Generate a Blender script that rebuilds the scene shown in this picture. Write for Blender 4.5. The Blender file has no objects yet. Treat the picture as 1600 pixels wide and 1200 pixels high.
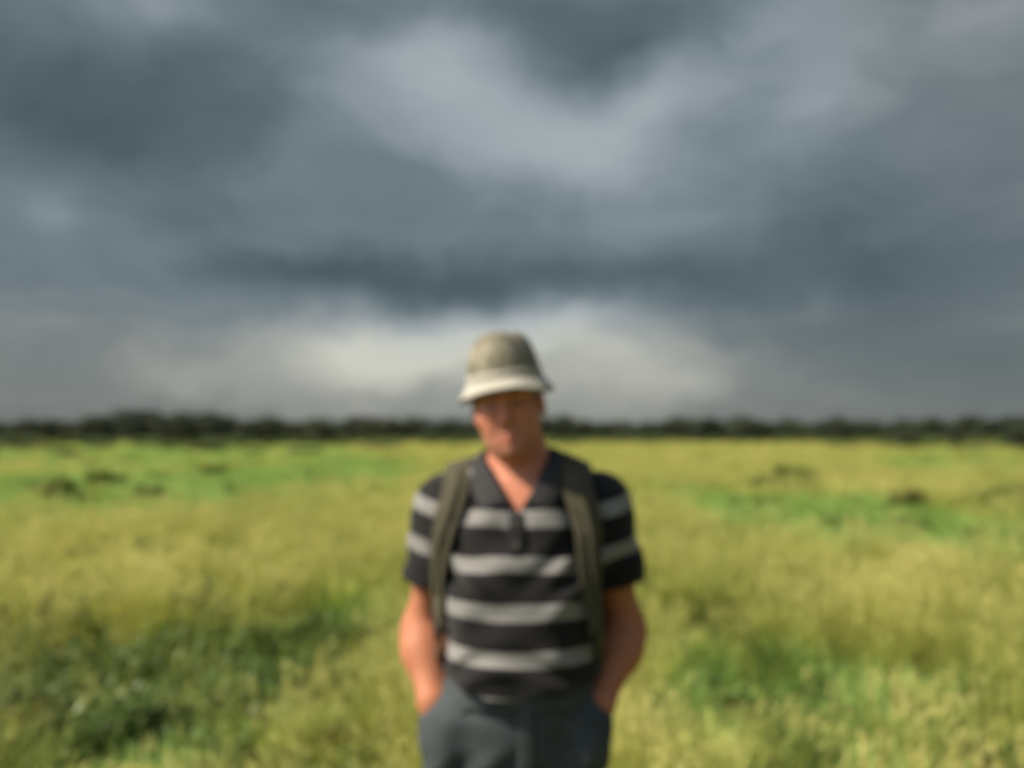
import bpy, bmesh, math, random
import numpy as np
from mathutils import Vector, Matrix

rng = np.random.default_rng(11)
random.seed(11)
SC = bpy.context.scene
COL = SC.collection
R = math.radians

# ------------------------------------------------------------------ camera
CAM_Z = 1.6
FPX = 1331.0                      # focal length in pixels of the 1600 px wide photograph
PITCH = math.atan(80.0 / FPX)     # horizon lies 80 px under the picture's middle
cam_d = bpy.data.cameras.new('camera')
cam_d.sensor_width = 36.0
cam_d.lens = 36.0 * FPX / 1600.0
cam_d.clip_start = 0.05
cam_d.clip_end = 12000.0
cam = bpy.data.objects.new('camera', cam_d)
cam.location = (0, 0, CAM_Z)
cam.rotation_euler = (R(90) + PITCH, 0, 0)
# the photograph is out of focus as a whole: the lens is set on a point close in front of it
cam_d.dof.use_dof = True
cam_d.dof.focus_distance = 0.45
cam_d.dof.aperture_fstop = 4.0
COL.objects.link(cam)
SC.camera = cam

# ------------------------------------------------------------------ sun
SUN_EL = R(45)
SUN_AZ = R(180 + 74)              # clockwise from +Y: from the left, a little behind the camera
sd = Vector((math.sin(SUN_AZ) * math.cos(SUN_EL), math.cos(SUN_AZ) * math.cos(SUN_EL), math.sin(SUN_EL)))
sun_d = bpy.data.lights.new('sun', 'SUN')
sun_d.energy = 4.6
sun_d.angle = R(0.6)
sun_d.color = (1.0, 0.87, 0.68)
sun = bpy.data.objects.new('sun', sun_d)
sun.rotation_euler = sd.to_track_quat('Z', 'Y').to_euler()
sun.location = (0, 0, 50)
COL.objects.link(sun)

SC.view_settings.view_transform = 'Standard'
SC.view_settings.look = 'None'
SC.view_settings.gamma = 1.0
SC.view_settings.use_curve_mapping = False
SC.view_settings.exposure = 0.8
EXPO = 2 ** 0.8

SC.render.engine = 'CYCLES'
SC.cycles.use_denoising = True
SC.cycles.use_adaptive_sampling = True
SC.cycles.adaptive_threshold = 0.025
SC.cycles.max_bounces = 6
SC.cycles.diffuse_bounces = 3
SC.cycles.glossy_bounces = 2
SC.cycles.transmission_bounces = 3
SC.cycles.transparent_max_bounces = 6
SC.cycles.sample_clamp_indirect = 4.0


# ------------------------------------------------------------------ node helpers
class NT:
    def __init__(self, tree):
        self.t = tree
        self.n = tree.nodes
        self.l = tree.links

    def add(self, typ, **kw):
        nd = self.n.new(typ)
        for k, v in kw.items():
            setattr(nd, k, v)
        return nd

    def put(self, sock, v):
        if isinstance(v, bpy.types.NodeSocket):
            self.l.new(v, sock)
        elif v is not None:
            sock.default_value = v

    def math(self, op, a, b=None, c=None, clamp=False):
        nd = self.add('ShaderNodeMath', operation=op, use_clamp=clamp)
        self.put(nd.inputs[0], a)
        if b is not None:
            self.put(nd.inputs[1], b)
        if c is not None:
            self.put(nd.inputs[2], c)
        return nd.outputs[0]

    def vmath(self, op, a, b=None, scale=None):
        nd = self.add('ShaderNodeVectorMath', operation=op)
        self.put(nd.inputs[0], a)
        if b is not None:
            self.put(nd.inputs[1], b)
        if scale is not None:
            self.put(nd.inputs['Scale'], scale)
        return nd.outputs['Value'] if op in ('DOT_PRODUCT', 'LENGTH') else nd.outputs[0]

    def noise(self, vec, scale, detail=4, rough=0.5, dist=0.0, color=False):
        nd = self.add('ShaderNodeTexNoise')
        self.put(nd.inputs['Vector'], vec)
        nd.inputs['Scale'].default_value = scale
        nd.inputs['Detail'].default_value = detail
        nd.inputs['Roughness'].default_value = rough
        nd.inputs['Distortion'].default_value = dist
        return nd.outputs['Color'] if color else nd.outputs['Fac']

    def ramp(self, fac, stops, interp='LINEAR'):
        nd = self.add('ShaderNodeValToRGB')
        self.put(nd.inputs[0], fac)
        e = nd.color_ramp.elements
        nd.color_ramp.interpolation = interp
        while len(e) < len(stops):
            e.new(0.5)
        for i, (p, c) in enumerate(stops):
            e[i].position = p
            e[i].color = (*c, 1.0)
        return nd.outputs[0]

    def mix(self, fac, a, b, blend='MIX'):
        nd = self.add('ShaderNodeMix', data_type='RGBA', blend_type=blend)
        self.put(nd.inputs[0], fac)
        self.put(nd.inputs[6], a if isinstance(a, bpy.types.NodeSocket) else (*a, 1.0))
        self.put(nd.inputs[7], b if isinstance(b, bpy.types.NodeSocket) else (*b, 1.0))
        return nd.outputs[2]

    def maprange(self, v, a, b, c=0.0, d=1.0, smooth=True):
        nd = self.add('ShaderNodeMapRange')
        nd.interpolation_type = 'SMOOTHSTEP' if smooth else 'LINEAR'
        self.put(nd.inputs[0], v)
        for i, x in enumerate((a, b, c, d)):
            nd.inputs[i + 1].default_value = x
        return nd.outputs[0]


def s2l(r, g, b):
    f = lambda c: (c / 255 / 12.92) if c / 255 <= 0.04045 else ((c / 255 + 0.055) / 1.055) ** 2.4
    return (f(r), f(g), f(b))


# ------------------------------------------------------------------ world: storm clouds over a daylight sky
def pix_dir(px, py):
    v = Vector(((px - 800) / FPX, 1.0, (600 - py) / FPX))
    c, s = math.cos(PITCH), math.sin(PITCH)
    v = Vector((v.x, v.y * c - v.z * s, v.y * s + v.z * c))
    return v.normalized()


def pix_ae(px, py):
    v = pix_dir(px, py)
    return math.atan2(v.x, v.y), math.asin(v.z)


world = bpy.data.worlds.new('World')
SC.world = world
world.use_nodes = True
W = NT(world.node_tree)
W.n.clear()
tc = W.add('ShaderNodeTexCoord')
D0 = tc.outputs['Generated']
# a slow and a fast warp give the cloud masses their torn outlines
wA = W.vmath('SUBTRACT', W.noise(D0, 3.2, 2, 0.5, color=True), (0.5, 0.5, 0.5))
wB = W.vmath('SUBTRACT', W.noise(D0, 8.0, 4, 0.6, color=True), (0.5, 0.5, 0.5))
Dw = W.vmath('ADD', D0, W.vmath('SCALE', wA, scale=0.06))
Dw = W.vmath('ADD', Dw, W.vmath('SCALE', wB, scale=0.075))
sep = W.add('ShaderNodeSeparateXYZ')
W.put(sep.inputs[0], Dw)
az = W.math('ARCTAN2', sep.outputs[0], sep.outputs[1])
el = W.math('ARCSINE', sep.outputs[2])
# cloud masses: pixel centre, half sizes in pixels, tilt in degrees, how much lighter or darker
MASSES = [
    (110, 150, 210, 80, 6, -0.36), (350, 110, 200, 60, 4, -0.12), (40, 55, 110, 45, 0, 0.06),
    (235, 10, 110, 34, 0, 0.20), (560, 40, 260, 50, 0, -0.08), (1010, 60, 260, 62, 8, -0.26),
    (690, 90, 110, 44, -10, 0.28), (800, 170, 150, 58, 18, 0.30), (600, 160, 170, 40, 16, 0.16),
    (1080, 130, 170, 52, -28, 0.34), (1265, 140, 70, 100, 24, 0.24), (1390, 40, 240, 70, -6, 0.10),
    (1560, 20, 90, 70, 0, 0.08),
    (1560, 150, 110, 110, 0, -0.03), (900, 255, 330, 42, 4, 0.12), (320, 330, 180, 34, -4, -0.12),
    (70, 320, 42, 42, 0, 0.14), (240, 400, 60, 42, 0, 0.13), (560, 428, 260, 36, 1, -0.34),
    (960, 435, 280, 38, 2, -0.22), (700, 466, 60, 18, -8, -0.08), (1330, 400, 130, 120, 10, -0.15),
    (1480, 530, 240, 160, 0, -0.20), (640, 540, 140, 42, -4, 0.55), (580, 600, 260, 46, 0, 0.18),
    (850, 500, 130, 44, -4, 0.34), (980, 575, 160, 60, 4, 0.36), (360, 590, 200, 46, -4, 0.12),
    (60, 590, 190, 80, 0, -0.10), (1180, 600, 120, 60, 0, 0.02),
]
val = None
for (px, py, sx, sy, tilt, amp) in MASSES:
    a0, e0 = pix_ae(px, py)
    ca, sa = math.cos(R(tilt)), math.sin(R(tilt))
    kx, ky = 1.0 / (sx / FPX * 1.15), 1.0 / (sy / FPX * 1.15)
    da = W.math('SUBTRACT', az, a0)
    de = W.math('SUBTRACT', el, e0)
    u = W.math('MULTIPLY_ADD', da, ca * kx, W.math('MULTIPLY', de, -sa * kx))
    v = W.math('MULTIPLY_ADD', da, sa * ky, W.math('MULTIPLY', de, ca * ky))
    q = W.math('MULTIPLY_ADD', u, u, W.math('MULTIPLY', v, v))
    g = W.math('POWER', 2.0, W.math('MULTIPLY', q, -1.44))
    val = W.math('MULTIPLY', g, amp) if val is None else W.math('MULTIPLY_ADD', g, amp, val)
# billows everywhere, flattened towards the horizon as a cloud deck is
sep2 = W.add('ShaderNodeSeparateXYZ')
W.put(sep2.inputs[0], D0)
comb = W.add('ShaderNodeCombineXYZ')
zz = W.math('ADD', W.math('ABSOLUTE', sep2.outputs[2]), 0.28)
W.put(comb.inputs[0], W.math('DIVIDE', sep2.outputs[0], zz))
W.put(comb.inputs[1], W.math('DIVIDE', sep2.outputs[1], zz))
W.put(comb.inputs[2], 0.0)
deck = W.noise(comb.outputs[0], 1.5, 5, 0.58, 0.5)
fine = W.noise(W.vmath('MULTIPLY', Dw, (1.0, 1.0, 2.4)), 5.5, 5, 0.6, 0.6)
val = W.math('MULTIPLY_ADD', W.math('SUBTRACT', deck, 0.5), 0.30, val)
val = W.math('MULTIPLY_ADD', W.math('SUBTRACT', fine, 0.5), 0.44, val)
val = W.math('ADD', val, 0.435, clamp=True)
warm = W.math('MAXIMUM', W.maprange(el, 0.08, 0.17, 1.0, 0.0), W.maprange(az, 0.30, 0.52, 0.0, 0.45))
k = 1.0 / EXPO
sc_ = lambda c: tuple(x * k for x in s2l(*c))
cool = W.ramp(val, [(0.0, sc_((60, 72, 73))), (0.25, sc_((88, 101, 105))), (0.45, sc_((111, 124, 129))),
                    (0.70, sc_((150, 159, 164))), (1.0, sc_((182, 189, 191)))])
warmc = W.ramp(val, [(0.0, sc_((76, 86, 90))), (0.25, sc_((96, 104, 106))), (0.45, sc_((118, 123, 122))),
                     (0.70, sc_((158, 160, 153))), (1.0, sc_((202, 202, 188)))])
ccol = W.mix(warm, cool, warmc)
sky = W.add('ShaderNodeTexSky', sky_type='NISHITA')
sky.sun_disc = False
sky.sun_elevation = SUN_EL
sky.sun_rotation = SUN_AZ
bg_sky = W.add('ShaderNodeBackground')
W.put(bg_sky.inputs[0], sky.outputs[0])
bg_sky.inputs[1].default_value = 0.15
bg_cl = W.add('ShaderNodeBackground')
W.put(bg_cl.inputs[0], ccol)
bg_cl.inputs[1].default_value = 1.0
mx = W.add('ShaderNodeMixShader')
# the storm stands ahead; around the sun, behind the camera and to the left, the deck breaks open
toward = W.vmath('DOT_PRODUCT', W.vmath('NORMALIZE', D0), tuple(sd))
open_ = W.maprange(W.math('MULTIPLY_ADD', W.math('SUBTRACT', deck, 0.5), 0.5, toward), 0.5, 0.82)
W.put(mx.inputs[0], W.math('MULTIPLY_ADD', open_, -0.62, 0.97))
W.l.new(bg_sky.outputs[0], mx.inputs[1])
W.l.new(bg_cl.outputs[0], mx.inputs[2])
wo = W.add('ShaderNodeOutputWorld')
W.l.new(mx.outputs[0], wo.inputs[0])
world.cycles.sampling_method = 'MANUAL'
world.cycles.sample_map_resolution = 256


# ------------------------------------------------------------------ object helpers
def mesh_from(name, V, F, attrs=None, smooth=True):
    me = bpy.data.meshes.new(name)
    if isinstance(F, np.ndarray):
        n = F.shape[1]
        me.vertices.add(len(V))
        me.vertices.foreach_set('co', np.asarray(V, np.float32).ravel())
        me.loops.add(F.size)
        me.loops.foreach_set('vertex_index', F.astype(np.int32).ravel())
        me.polygons.add(len(F))
        me.polygons.foreach_set('loop_start', np.arange(0, F.size, n, dtype=np.int32))
        me.update(calc_edges=True)
    else:
        me.from_pydata([tuple(v) for v in V], [], F)
    if attrs:
        for k_, a in attrs.items():
            a = np.asarray(a, np.float32)
            if a.ndim == 1:
                at = me.attributes.new(k_, 'FLOAT', 'POINT')
                at.data.foreach_set('value', a)
            else:
                at = me.attributes.new(k_, 'FLOAT_COLOR', 'POINT')
                b = np.ones((len(a), 4), np.float32)
                b[:, :3] = a
                at.data.foreach_set('color', b.ravel())
    if smooth:
        me.polygons.foreach_set('use_smooth', np.ones(len(me.polygons), bool))
    me.validate()
    return me


def link(name, me, mat=None, parent=None, **props):
    o = bpy.data.objects.new(name, me)
    COL.objects.link(o)
    if mat and not me.materials:
        me.materials.append(mat)
    if parent:
        o.parent = parent
        o.matrix_parent_inverse = parent.matrix_world.inverted()
    for k_, v in props.items():
        o[k_] = v
    return o


def empty(name, loc, rz=0.0, scale=1.0, **props):
    o = bpy.data.objects.new(name, None)
    o.empty_display_size = 0.1
    o.location = loc
    o.rotation_euler = (0, 0, rz)
    o.scale = (scale,) * 3 if not isinstance(scale, tuple) else scale
    COL.objects.link(o)
    for k_, v in props.items():
        o[k_] = v
    return o


def child(name, me, parent, mat=None):
    """part whose mesh is written in its parent's own coordinates"""
    o = bpy.data.objects.new(name, me)
    COL.objects.link(o)
    o.parent = parent
    if mat and not me.materials:
        me.materials.append(mat)
    return o


# ------------------------------------------------------------------ materials
def new_mat(name):
    m = bpy.data.materials.new(name)
    m.use_nodes = True
    t = NT(m.node_tree)
    t.n.clear()
    out = t.add('ShaderNodeOutputMaterial')
    return m, t, out


def foliage_mat(name, cols, trans=0.42, rough=0.55, tip=None, patch=0.35, rand=0.5, contrast=1.0):
    """cols: dark to light leaf colours picked by patch noise and by plant; tip: colour towards the blade tip"""
    m, t, out = new_mat(name)
    geo = t.add('ShaderNodeNewGeometry')
    oi = t.add('ShaderNodeObjectInfo')
    n1 = t.noise(geo.outputs['Position'], patch, 3, 0.55)
    n2 = t.noise(geo.outputs['Position'], patch * 7, 2, 0.5)
    n1 = t.math('MULTIPLY_ADD', t.math('SUBTRACT', n1, 0.5), contrast, 0.5)
    f = t.math('MULTIPLY_ADD', t.math('SUBTRACT', oi.outputs['Random'], 0.5), rand, n1)
    f = t.math('MULTIPLY_ADD', t.math('SUBTRACT', n2, 0.5), 0.5, f)
    at = t.add('ShaderNodeAttribute', attribute_name='shade')
    f = t.math('MULTIPLY_ADD', t.math('SUBTRACT', at.outputs['Fac'], 0.5), 0.5, f)
    n = len(cols)
    c = t.ramp(f, [(0.22 + 0.56 * i / (n - 1), cc) for i, cc in enumerate(cols)])
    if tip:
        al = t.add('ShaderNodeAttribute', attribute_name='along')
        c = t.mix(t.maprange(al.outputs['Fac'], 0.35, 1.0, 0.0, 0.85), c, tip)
    p = t.add('ShaderNodeBsdfPrincipled')
    t.put(p.inputs['Base Color'], c)
    p.inputs['Roughness'].default_value = rough
    p.inputs['Specular IOR Level'].default_value = 0.3
    tr = t.add('ShaderNodeBsdfTranslucent')
    t.put(tr.inputs[0], t.mix(0.5, c, t.mix(1.0, c, (1.0, 1.0, 0.35), 'MULTIPLY')))
    ms = t.add('ShaderNodeMixShader')
    ms.inputs[0].default_value = trans
    t.l.new(p.outputs[0], ms.inputs[1])
    t.l.new(tr.outputs[0], ms.inputs[2])
    t.l.new(ms.outputs[0], out.inputs[0])
    return m


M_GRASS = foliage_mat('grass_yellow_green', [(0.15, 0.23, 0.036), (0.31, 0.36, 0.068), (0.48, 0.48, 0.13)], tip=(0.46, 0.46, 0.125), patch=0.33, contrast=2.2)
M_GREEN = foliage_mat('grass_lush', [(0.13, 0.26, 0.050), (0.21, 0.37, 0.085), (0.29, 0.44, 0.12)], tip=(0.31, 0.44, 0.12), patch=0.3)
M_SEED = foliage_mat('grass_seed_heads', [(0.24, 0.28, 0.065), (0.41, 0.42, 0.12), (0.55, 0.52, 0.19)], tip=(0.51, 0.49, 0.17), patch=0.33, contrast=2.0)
M_HERB = foliage_mat('herb_leaves', [(0.06, 0.10, 0.020), (0.095, 0.15, 0.030), (0.13, 0.20, 0.045)], trans=0.32, rough=0.45, patch=1.2)
M_BUSH = foliage_mat('bush_leaves', [(0.060, 0.100, 0.020), (0.085, 0.135, 0.028), (0.115, 0.170, 0.038)], trans=0.30, rough=0.42, patch=1.0)
M_FARBUSH = foliage_mat('far_bush_leaves', [(0.13, 0.185, 0.038), (0.175, 0.235, 0.052), (0.22, 0.28, 0.07)], trans=0.45, rough=0.6, patch=1.0)
M_OLIVE = foliage_mat('weed_leaves', [(0.075, 0.080, 0.016), (0.12, 0.12, 0.026), (0.17, 0.15, 0.04)], trans=0.22, rough=0.55, patch=1.4)
M_TREE = foliage_mat('tree_leaves', [(0.034, 0.047, 0.028), (0.044, 0.059, 0.034), (0.056, 0.072, 0.040)], trans=0.2, rough=0.8, patch=0.05, rand=0.5)
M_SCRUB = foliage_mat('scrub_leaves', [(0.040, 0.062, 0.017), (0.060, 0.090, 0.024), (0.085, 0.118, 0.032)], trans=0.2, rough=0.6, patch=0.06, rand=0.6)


def plain_mat(name, c1, c2, scale=8, rough=0.8, bump=0.2, bscale=60, spec=0.3):
    m, t, out = new_mat(name)
    tcn = t.add('ShaderNodeTexCoord')
    n = t.noise(tcn.outputs['Object'], scale, 5, 0.6)
    p = t.add('ShaderNodeBsdfPrincipled')
    t.put(p.inputs['Base Color'], t.mix(t.maprange(n, 0.3, 0.7), c1, c2))
    p.inputs['Roughness'].default_value = rough
    p.inputs['Specular IOR Level'].default_value = spec
    if bump:
        b = t.add('ShaderNodeBump')
        b.inputs['Strength'].default_value = bump
        b.inputs['Distance'].default_value = 0.01
        t.put(b.inputs['Height'], t.noise(tcn.outputs['Object'], bscale, 4, 0.6))
        t.put(p.inputs['Normal'], b.outputs[0])
    t.l.new(p.outputs[0], out.inputs[0])
    return m


M_BARK = plain_mat('bark', (0.05, 0.04, 0.028), (0.09, 0.072, 0.05), 5, 0.9, 0.5, 12)
M_STEM = plain_mat('plant_stem', (0.09, 0.085, 0.03), (0.15, 0.12, 0.045), 9, 0.8, 0)


# ------------------------------------------------------------------ terrain
_hw = [(rng.uniform(0, 6.28), rng.uniform(0.10, 0.9), rng.uniform(0, 6.28)) for _ in range(14)]
HOLLOWS = [(-3.6, 5.5, 0.8, 0.45, -0.15), (-2.35, 5.5, 0.85, 0.55, -0.22), (-3.3, 6.4, 0.9, 0.6, -0.16), (-1.55, 5.9, 0.6, 0.35, -0.12),
           (2.27, 5.3, 0.30, 0.18, -0.06), (1.44, 5.3, 0.22, 0.2, -0.08), (-4.6, 8.5, 0.5, 0.6, -0.12), (-0.95, 5.07, 0.3, 0.22, -0.08), (2.4, 4.3, 0.2, 0.2, -0.08), (3.3, 6.2, 0.5, 0.3, -0.08)]


def terrain(x, y):
    x = np.asarray(x, float)
    y = np.asarray(y, float)
    h = np.zeros(np.broadcast(x, y).shape)
    for (a, f, p) in _hw:
        h = h + np.sin((x * np.cos(a) + y * np.sin(a)) * f + p) * 0.022 / (0.25 + f)
    r = np.hypot(x, y - 2)
    h = h * np.clip((r - 1.0) / 3.0, 0, 1) * np.clip(1.6 - r / 160.0, 0.12, 1)
    for (cx, cy, sx, sy, d) in HOLLOWS:
        h = h + d * np.exp(-((x - cx) / sx) ** 2 - ((y - cy) / sy) ** 2)
    return h


def grid_axis(n, near, far):
    t = np.linspace(-1, 1, n)
    kk = math.asinh(far / near)
    return np.sinh(t * kk) * near


gx = grid_axis(201, 6.0, 6000.0)
gy = grid_axis(201, 6.0, 6000.0) + 4.0
GX, GY = np.meshgrid(gx, gy, indexing='ij')
GV = np.stack([GX, GY, terrain(GX, GY)], -1).reshape(-1, 3)
I = np.arange(201 * 201).reshape(201, 201)
GF = np.stack([I[:-1, :-1], I[1:, :-1], I[1:, 1:], I[:-1, 1:]], -1).reshape(-1, 4)
gm, t, out = new_mat('field_soil')
geo = t.add('ShaderNodeNewGeometry')
n1 = t.noise(geo.outputs['Position'], 0.11, 6, 0.62)
n2 = t.noise(geo.outputs['Position'], 2.2, 5, 0.6)
c = t.ramp(n1, [(0.3, (0.055, 0.078, 0.018)), (0.5, (0.12, 0.135, 0.03)), (0.7, (0.19, 0.175, 0.05))])
c = t.mix(t.maprange(n2, 0.35, 0.7, 0.0, 0.7), c, (0.075, 0.060, 0.028))
p = t.add('ShaderNodeBsdfPrincipled')
t.put(p.inputs['Base Color'], c)
p.inputs['Roughness'].default_value = 0.95
p.inputs['Specular IOR Level'].default_value = 0.1
b = t.add('ShaderNodeBump')
b.inputs['Distance'].default_value = 0.05
t.put(b.inputs['Height'], t.noise(geo.outputs['Position'], 14, 4, 0.6))
t.put(p.inputs['Normal'], b.outputs[0])
t.l.new(p.outputs[0], out.inputs[0])
ground = link('ground', mesh_from('ground', GV, GF), gm, kind='structure', label='grassy plain stretching flat to the horizon')


# ------------------------------------------------------------------ plant prototypes
class Strips:
    """collects curved ribbons (blades, leaves) and tubes as one mesh"""
    def __init__(self):
        self.V, self.F, self.A, self.S = [], [], [], []

    def blade(self, root, azim, length, width, lean, curl, seg=4, shade=0.5, wmid=0.35, twist=0.0):
        base = len(self.V)
        d = np.array([math.cos(azim), math.sin(azim), 0.0])
        side = np.array([-d[1], d[0], 0.0])
        p = np.array(root, float)
        ang = lean
        for i in range(seg + 1):
            tt = i / seg
            w = width * (min(1.0, 0.55 + tt / wmid * 0.45) if tt < wmid else (1 - (tt - wmid) / (1 - wmid)) ** 0.8)
            sv = side * math.cos(twist * tt) + np.array([0, 0, 1]) * math.sin(twist * tt)
            if i == seg:
                self.V.append(p.copy())
                self.A.append(1.0)
                self.S.append(shade)
            else:
                self.V += [p - sv * w / 2, p + sv * w / 2]
                self.A += [tt, tt]
                self.S += [shade, shade]
            step = length / seg
            p = p + (d * math.sin(ang) + np.array([0, 0, 1.0]) * math.cos(ang)) * step
            ang += curl / seg
        for i in range(seg - 1):
            a = base + 2 * i
            self.F.append((a, a + 1, a + 3, a + 2))
        a = base + 2 * (seg - 1)
        self.F.append((a, a + 1, a + 2))

    def leaf(self, c, n, up, L, Wd, shade=0.5, along=0.5):
        """a small folded leaf with four corners"""
        base = len(self.V)
        up = up - n * np.dot(up, n)
        up = up / (np.linalg.norm(up) + 1e-9)
        s = np.cross(n, up)
        self.V += [c - up * L * 0.5, c + s * Wd * 0.5 + n * L * 0.10, c + up * L * 0.5, c - s * Wd * 0.5 + n * L * 0.10]
        self.A += [along] * 4
        self.S += [shade] * 4
        self.F += [(base, base + 1, base + 2), (base, base + 2, base + 3)]

    def tube(self, pts, radii, n=5, shade=0.5):
        pts = [np.array(q, float) for q in pts]
        rings = []
        for i, q in enumerate(pts):
            d = pts[min(i + 1, len(pts) - 1)] - pts[max(i - 1, 0)]
            d = d / (np.linalg.norm(d) + 1e-9)
            a = np.cross(d, (0.31, 0.9, 0.2))
            a /= np.linalg.norm(a)
            bb = np.cross(d, a)
            r0 = len(self.V)
            for j in range(n):
                th = 2 * math.pi * j / n
                self.V.append(q + (a * math.cos(th) + bb * math.sin(th)) * radii[i])
                self.A.append(0.1)
                self.S.append(shade)
            rings.append(r0)
        for r0, r1 in zip(rings, rings[1:]):
            for j in range(n):
                j2 = (j + 1) % n
                self.F.append((r0 + j, r0 + j2, r1 + j2, r1 + j))

    def mesh(self, name, mat):
        me = mesh_from(name, np.array(self.V), self.F, {'along': self.A, 'shade': self.S})
        me.materials.append(mat)
        return me


def U(a, b):
    return random.uniform(a, b)


def grass_tuft(mat, n, h, spread, width, seed_heads=0):
    s = Strips()
    for i in range(n):
        rr = spread * math.sqrt(U(0, 1))
        th = U(0, 6.283)
        az_ = th + U(-0.9, 0.9)
        s.blade((rr * math.cos(th), rr * math.sin(th), -0.03), az_, h * U(0.55, 1.1), width * U(0.7, 1.2), U(0.03, 0.35),
                U(0.25, 1.5), 4, U(0, 1), twist=U(-0.8, 0.8))
    for i in range(seed_heads):
        rr = spread * math.sqrt(U(0, 1)) * 0.8
        th = U(0, 6.283)
        hh = h * U(1.0, 1.45)
        ln = U(0.03, 0.22)
        dx, dy = math.cos(th) * ln, math.sin(th) * ln
        base = np.array((rr * math.cos(th), rr * math.sin(th), 0.0))
        top = base + np.array((dx * hh, dy * hh, hh))
        s.blade(base, th, hh, width * 0.45, ln, 0.25, 3, U(0.4, 1), wmid=0.9)
        for j in range(11):
            q = base + (top - base) * U(0.74, 1.02) + np.array((U(-1, 1), U(-1, 1), 0)) * 0.016
            s.blade(q, U(0, 6.28), U(0.025, 0.055), 0.006, U(0.3, 1.0), 0.5, 2, U(0.5, 1), wmid=0.5)
        # every seed spikelet counts as tip of the stalk
    me = s.mesh('tuft', mat)
    return me


def herb_clump(mat, n, h, spread, leaf):
    s = Strips()
    for i in range(n):
        rr = spread * math.sqrt(U(0, 1))
        th = U(0, 6.283)
        b0 = np.array((rr * math.cos(th), rr * math.sin(th), 0.0))
        hh = h * U(0.5, 1.1)
        tp = b0 + np.array((U(-0.2, 0.2) * hh, U(-0.2, 0.2) * hh, hh))
        s.tube([b0, (b0 + tp) / 2, tp], [0.003, 0.0025, 0.0015], 3, 0.3)
        for j in range(9):
            q = b0 + (tp - b0) * U(0.25, 1.0)
            s.blade(q, U(0, 6.28), leaf * U(0.7, 1.3), leaf * 0.38, U(0.7, 1.4), U(0.2, 0.9), 3, U(0, 1), wmid=0.45)
    return s.mesh('herb', mat)


def hidden_collection(name, meshes):
    c_ = bpy.data.collections.new(name)
    for i, me in enumerate(meshes):
        o = bpy.data.objects.new('%s_shape' % name, me)
        c_.objects.link(o)
    return c_


def scatter(name, pts, rot, scl, col, **props):
    """one object that grows a copy of one of the collection's plants on each of its points"""
    me = bpy.data.meshes.new(name)
    me.from_pydata([tuple(q) for q in pts], [], [])
    a = me.attributes.new('turn', 'FLOAT_VECTOR', 'POINT')
    a.data.foreach_set('vector', np.asarray(rot, np.float32).ravel())
    a = me.attributes.new('size', 'FLOAT_VECTOR', 'POINT')
    a.data.foreach_set('vector', np.asarray(scl, np.float32).ravel())
    a = me.attributes.new('pick', 'INT', 'POINT')
    a.data.foreach_set('value', rng.integers(0, len(col.objects), len(pts)).astype(np.int32))
    o = link(name, me, kind='stuff', **props)
    ng = bpy.data.node_groups.new(name, 'GeometryNodeTree')
    ng.interface.new_socket('Geometry', in_out='INPUT', socket_type='NodeSocketGeometry')
    ng.interface.new_socket('Geometry', in_out='OUTPUT', socket_type='NodeSocketGeometry')
    gi = ng.nodes.new('NodeGroupInput')
    go = ng.nodes.new('NodeGroupOutput')
    ci = ng.nodes.new('GeometryNodeCollectionInfo')
    ci.inputs['Collection'].default_value = col
    ci.inputs['Separate Children'].default_value = True
    ci.inputs['Reset Children'].default_value = True
    ip = ng.nodes.new('GeometryNodeInstanceOnPoints')
    ip.inputs['Pick Instance'].default_value = True

    def attr(nm, typ):
        nd = ng.nodes.new('GeometryNodeInputNamedAttribute')
        nd.data_type = typ
        nd.inputs[0].default_value = nm
        return nd.outputs[0]
    ng.links.new(gi.outputs[0], ip.inputs['Points'])
    ng.links.new(ci.outputs[0], ip.inputs['Instance'])
    ng.links.new(attr('pick', 'INT'), ip.inputs['Instance Index'])
    er = ng.nodes.new('FunctionNodeEulerToRotation')
    ng.links.new(attr('turn', 'FLOAT_VECTOR'), er.inputs[0])
    ng.links.new(er.outputs[0], ip.inputs['Rotation'])
    ng.links.new(attr('size', 'FLOAT_VECTOR'), ip.inputs['Scale'])
    ng.links.new(ip.outputs[0], go.inputs[0])
    md = o.modifiers.new('plants', 'NODES')
    md.node_group = ng
    return o


def smooth_noise(seed, scale):
    r_ = np.random.default_rng(seed)
    ws = [(r_.uniform(0, 6.28), r_.uniform(0.5, 2.2) / scale, r_.uniform(0, 6.28), r_.uniform(0.5, 1)) for _ in range(16)]

    def f(x, y):
        s = 0
        for (a, k_, p_, w) in ws:
            s = s + w * np.sin((x * np.cos(a) + y * np.sin(a)) * k_ * 2 + p_ + 1.3 * np.sin(x * k_ * np.sin(a) - y * k_ * np.cos(a)))
        return s / 3.4
    return f


def on_ground(px, py, h=0.0):
    dist = FPX * (CAM_Z - h) / (py - 680.0)
    return (px - 800) / FPX * dist, dist


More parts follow.
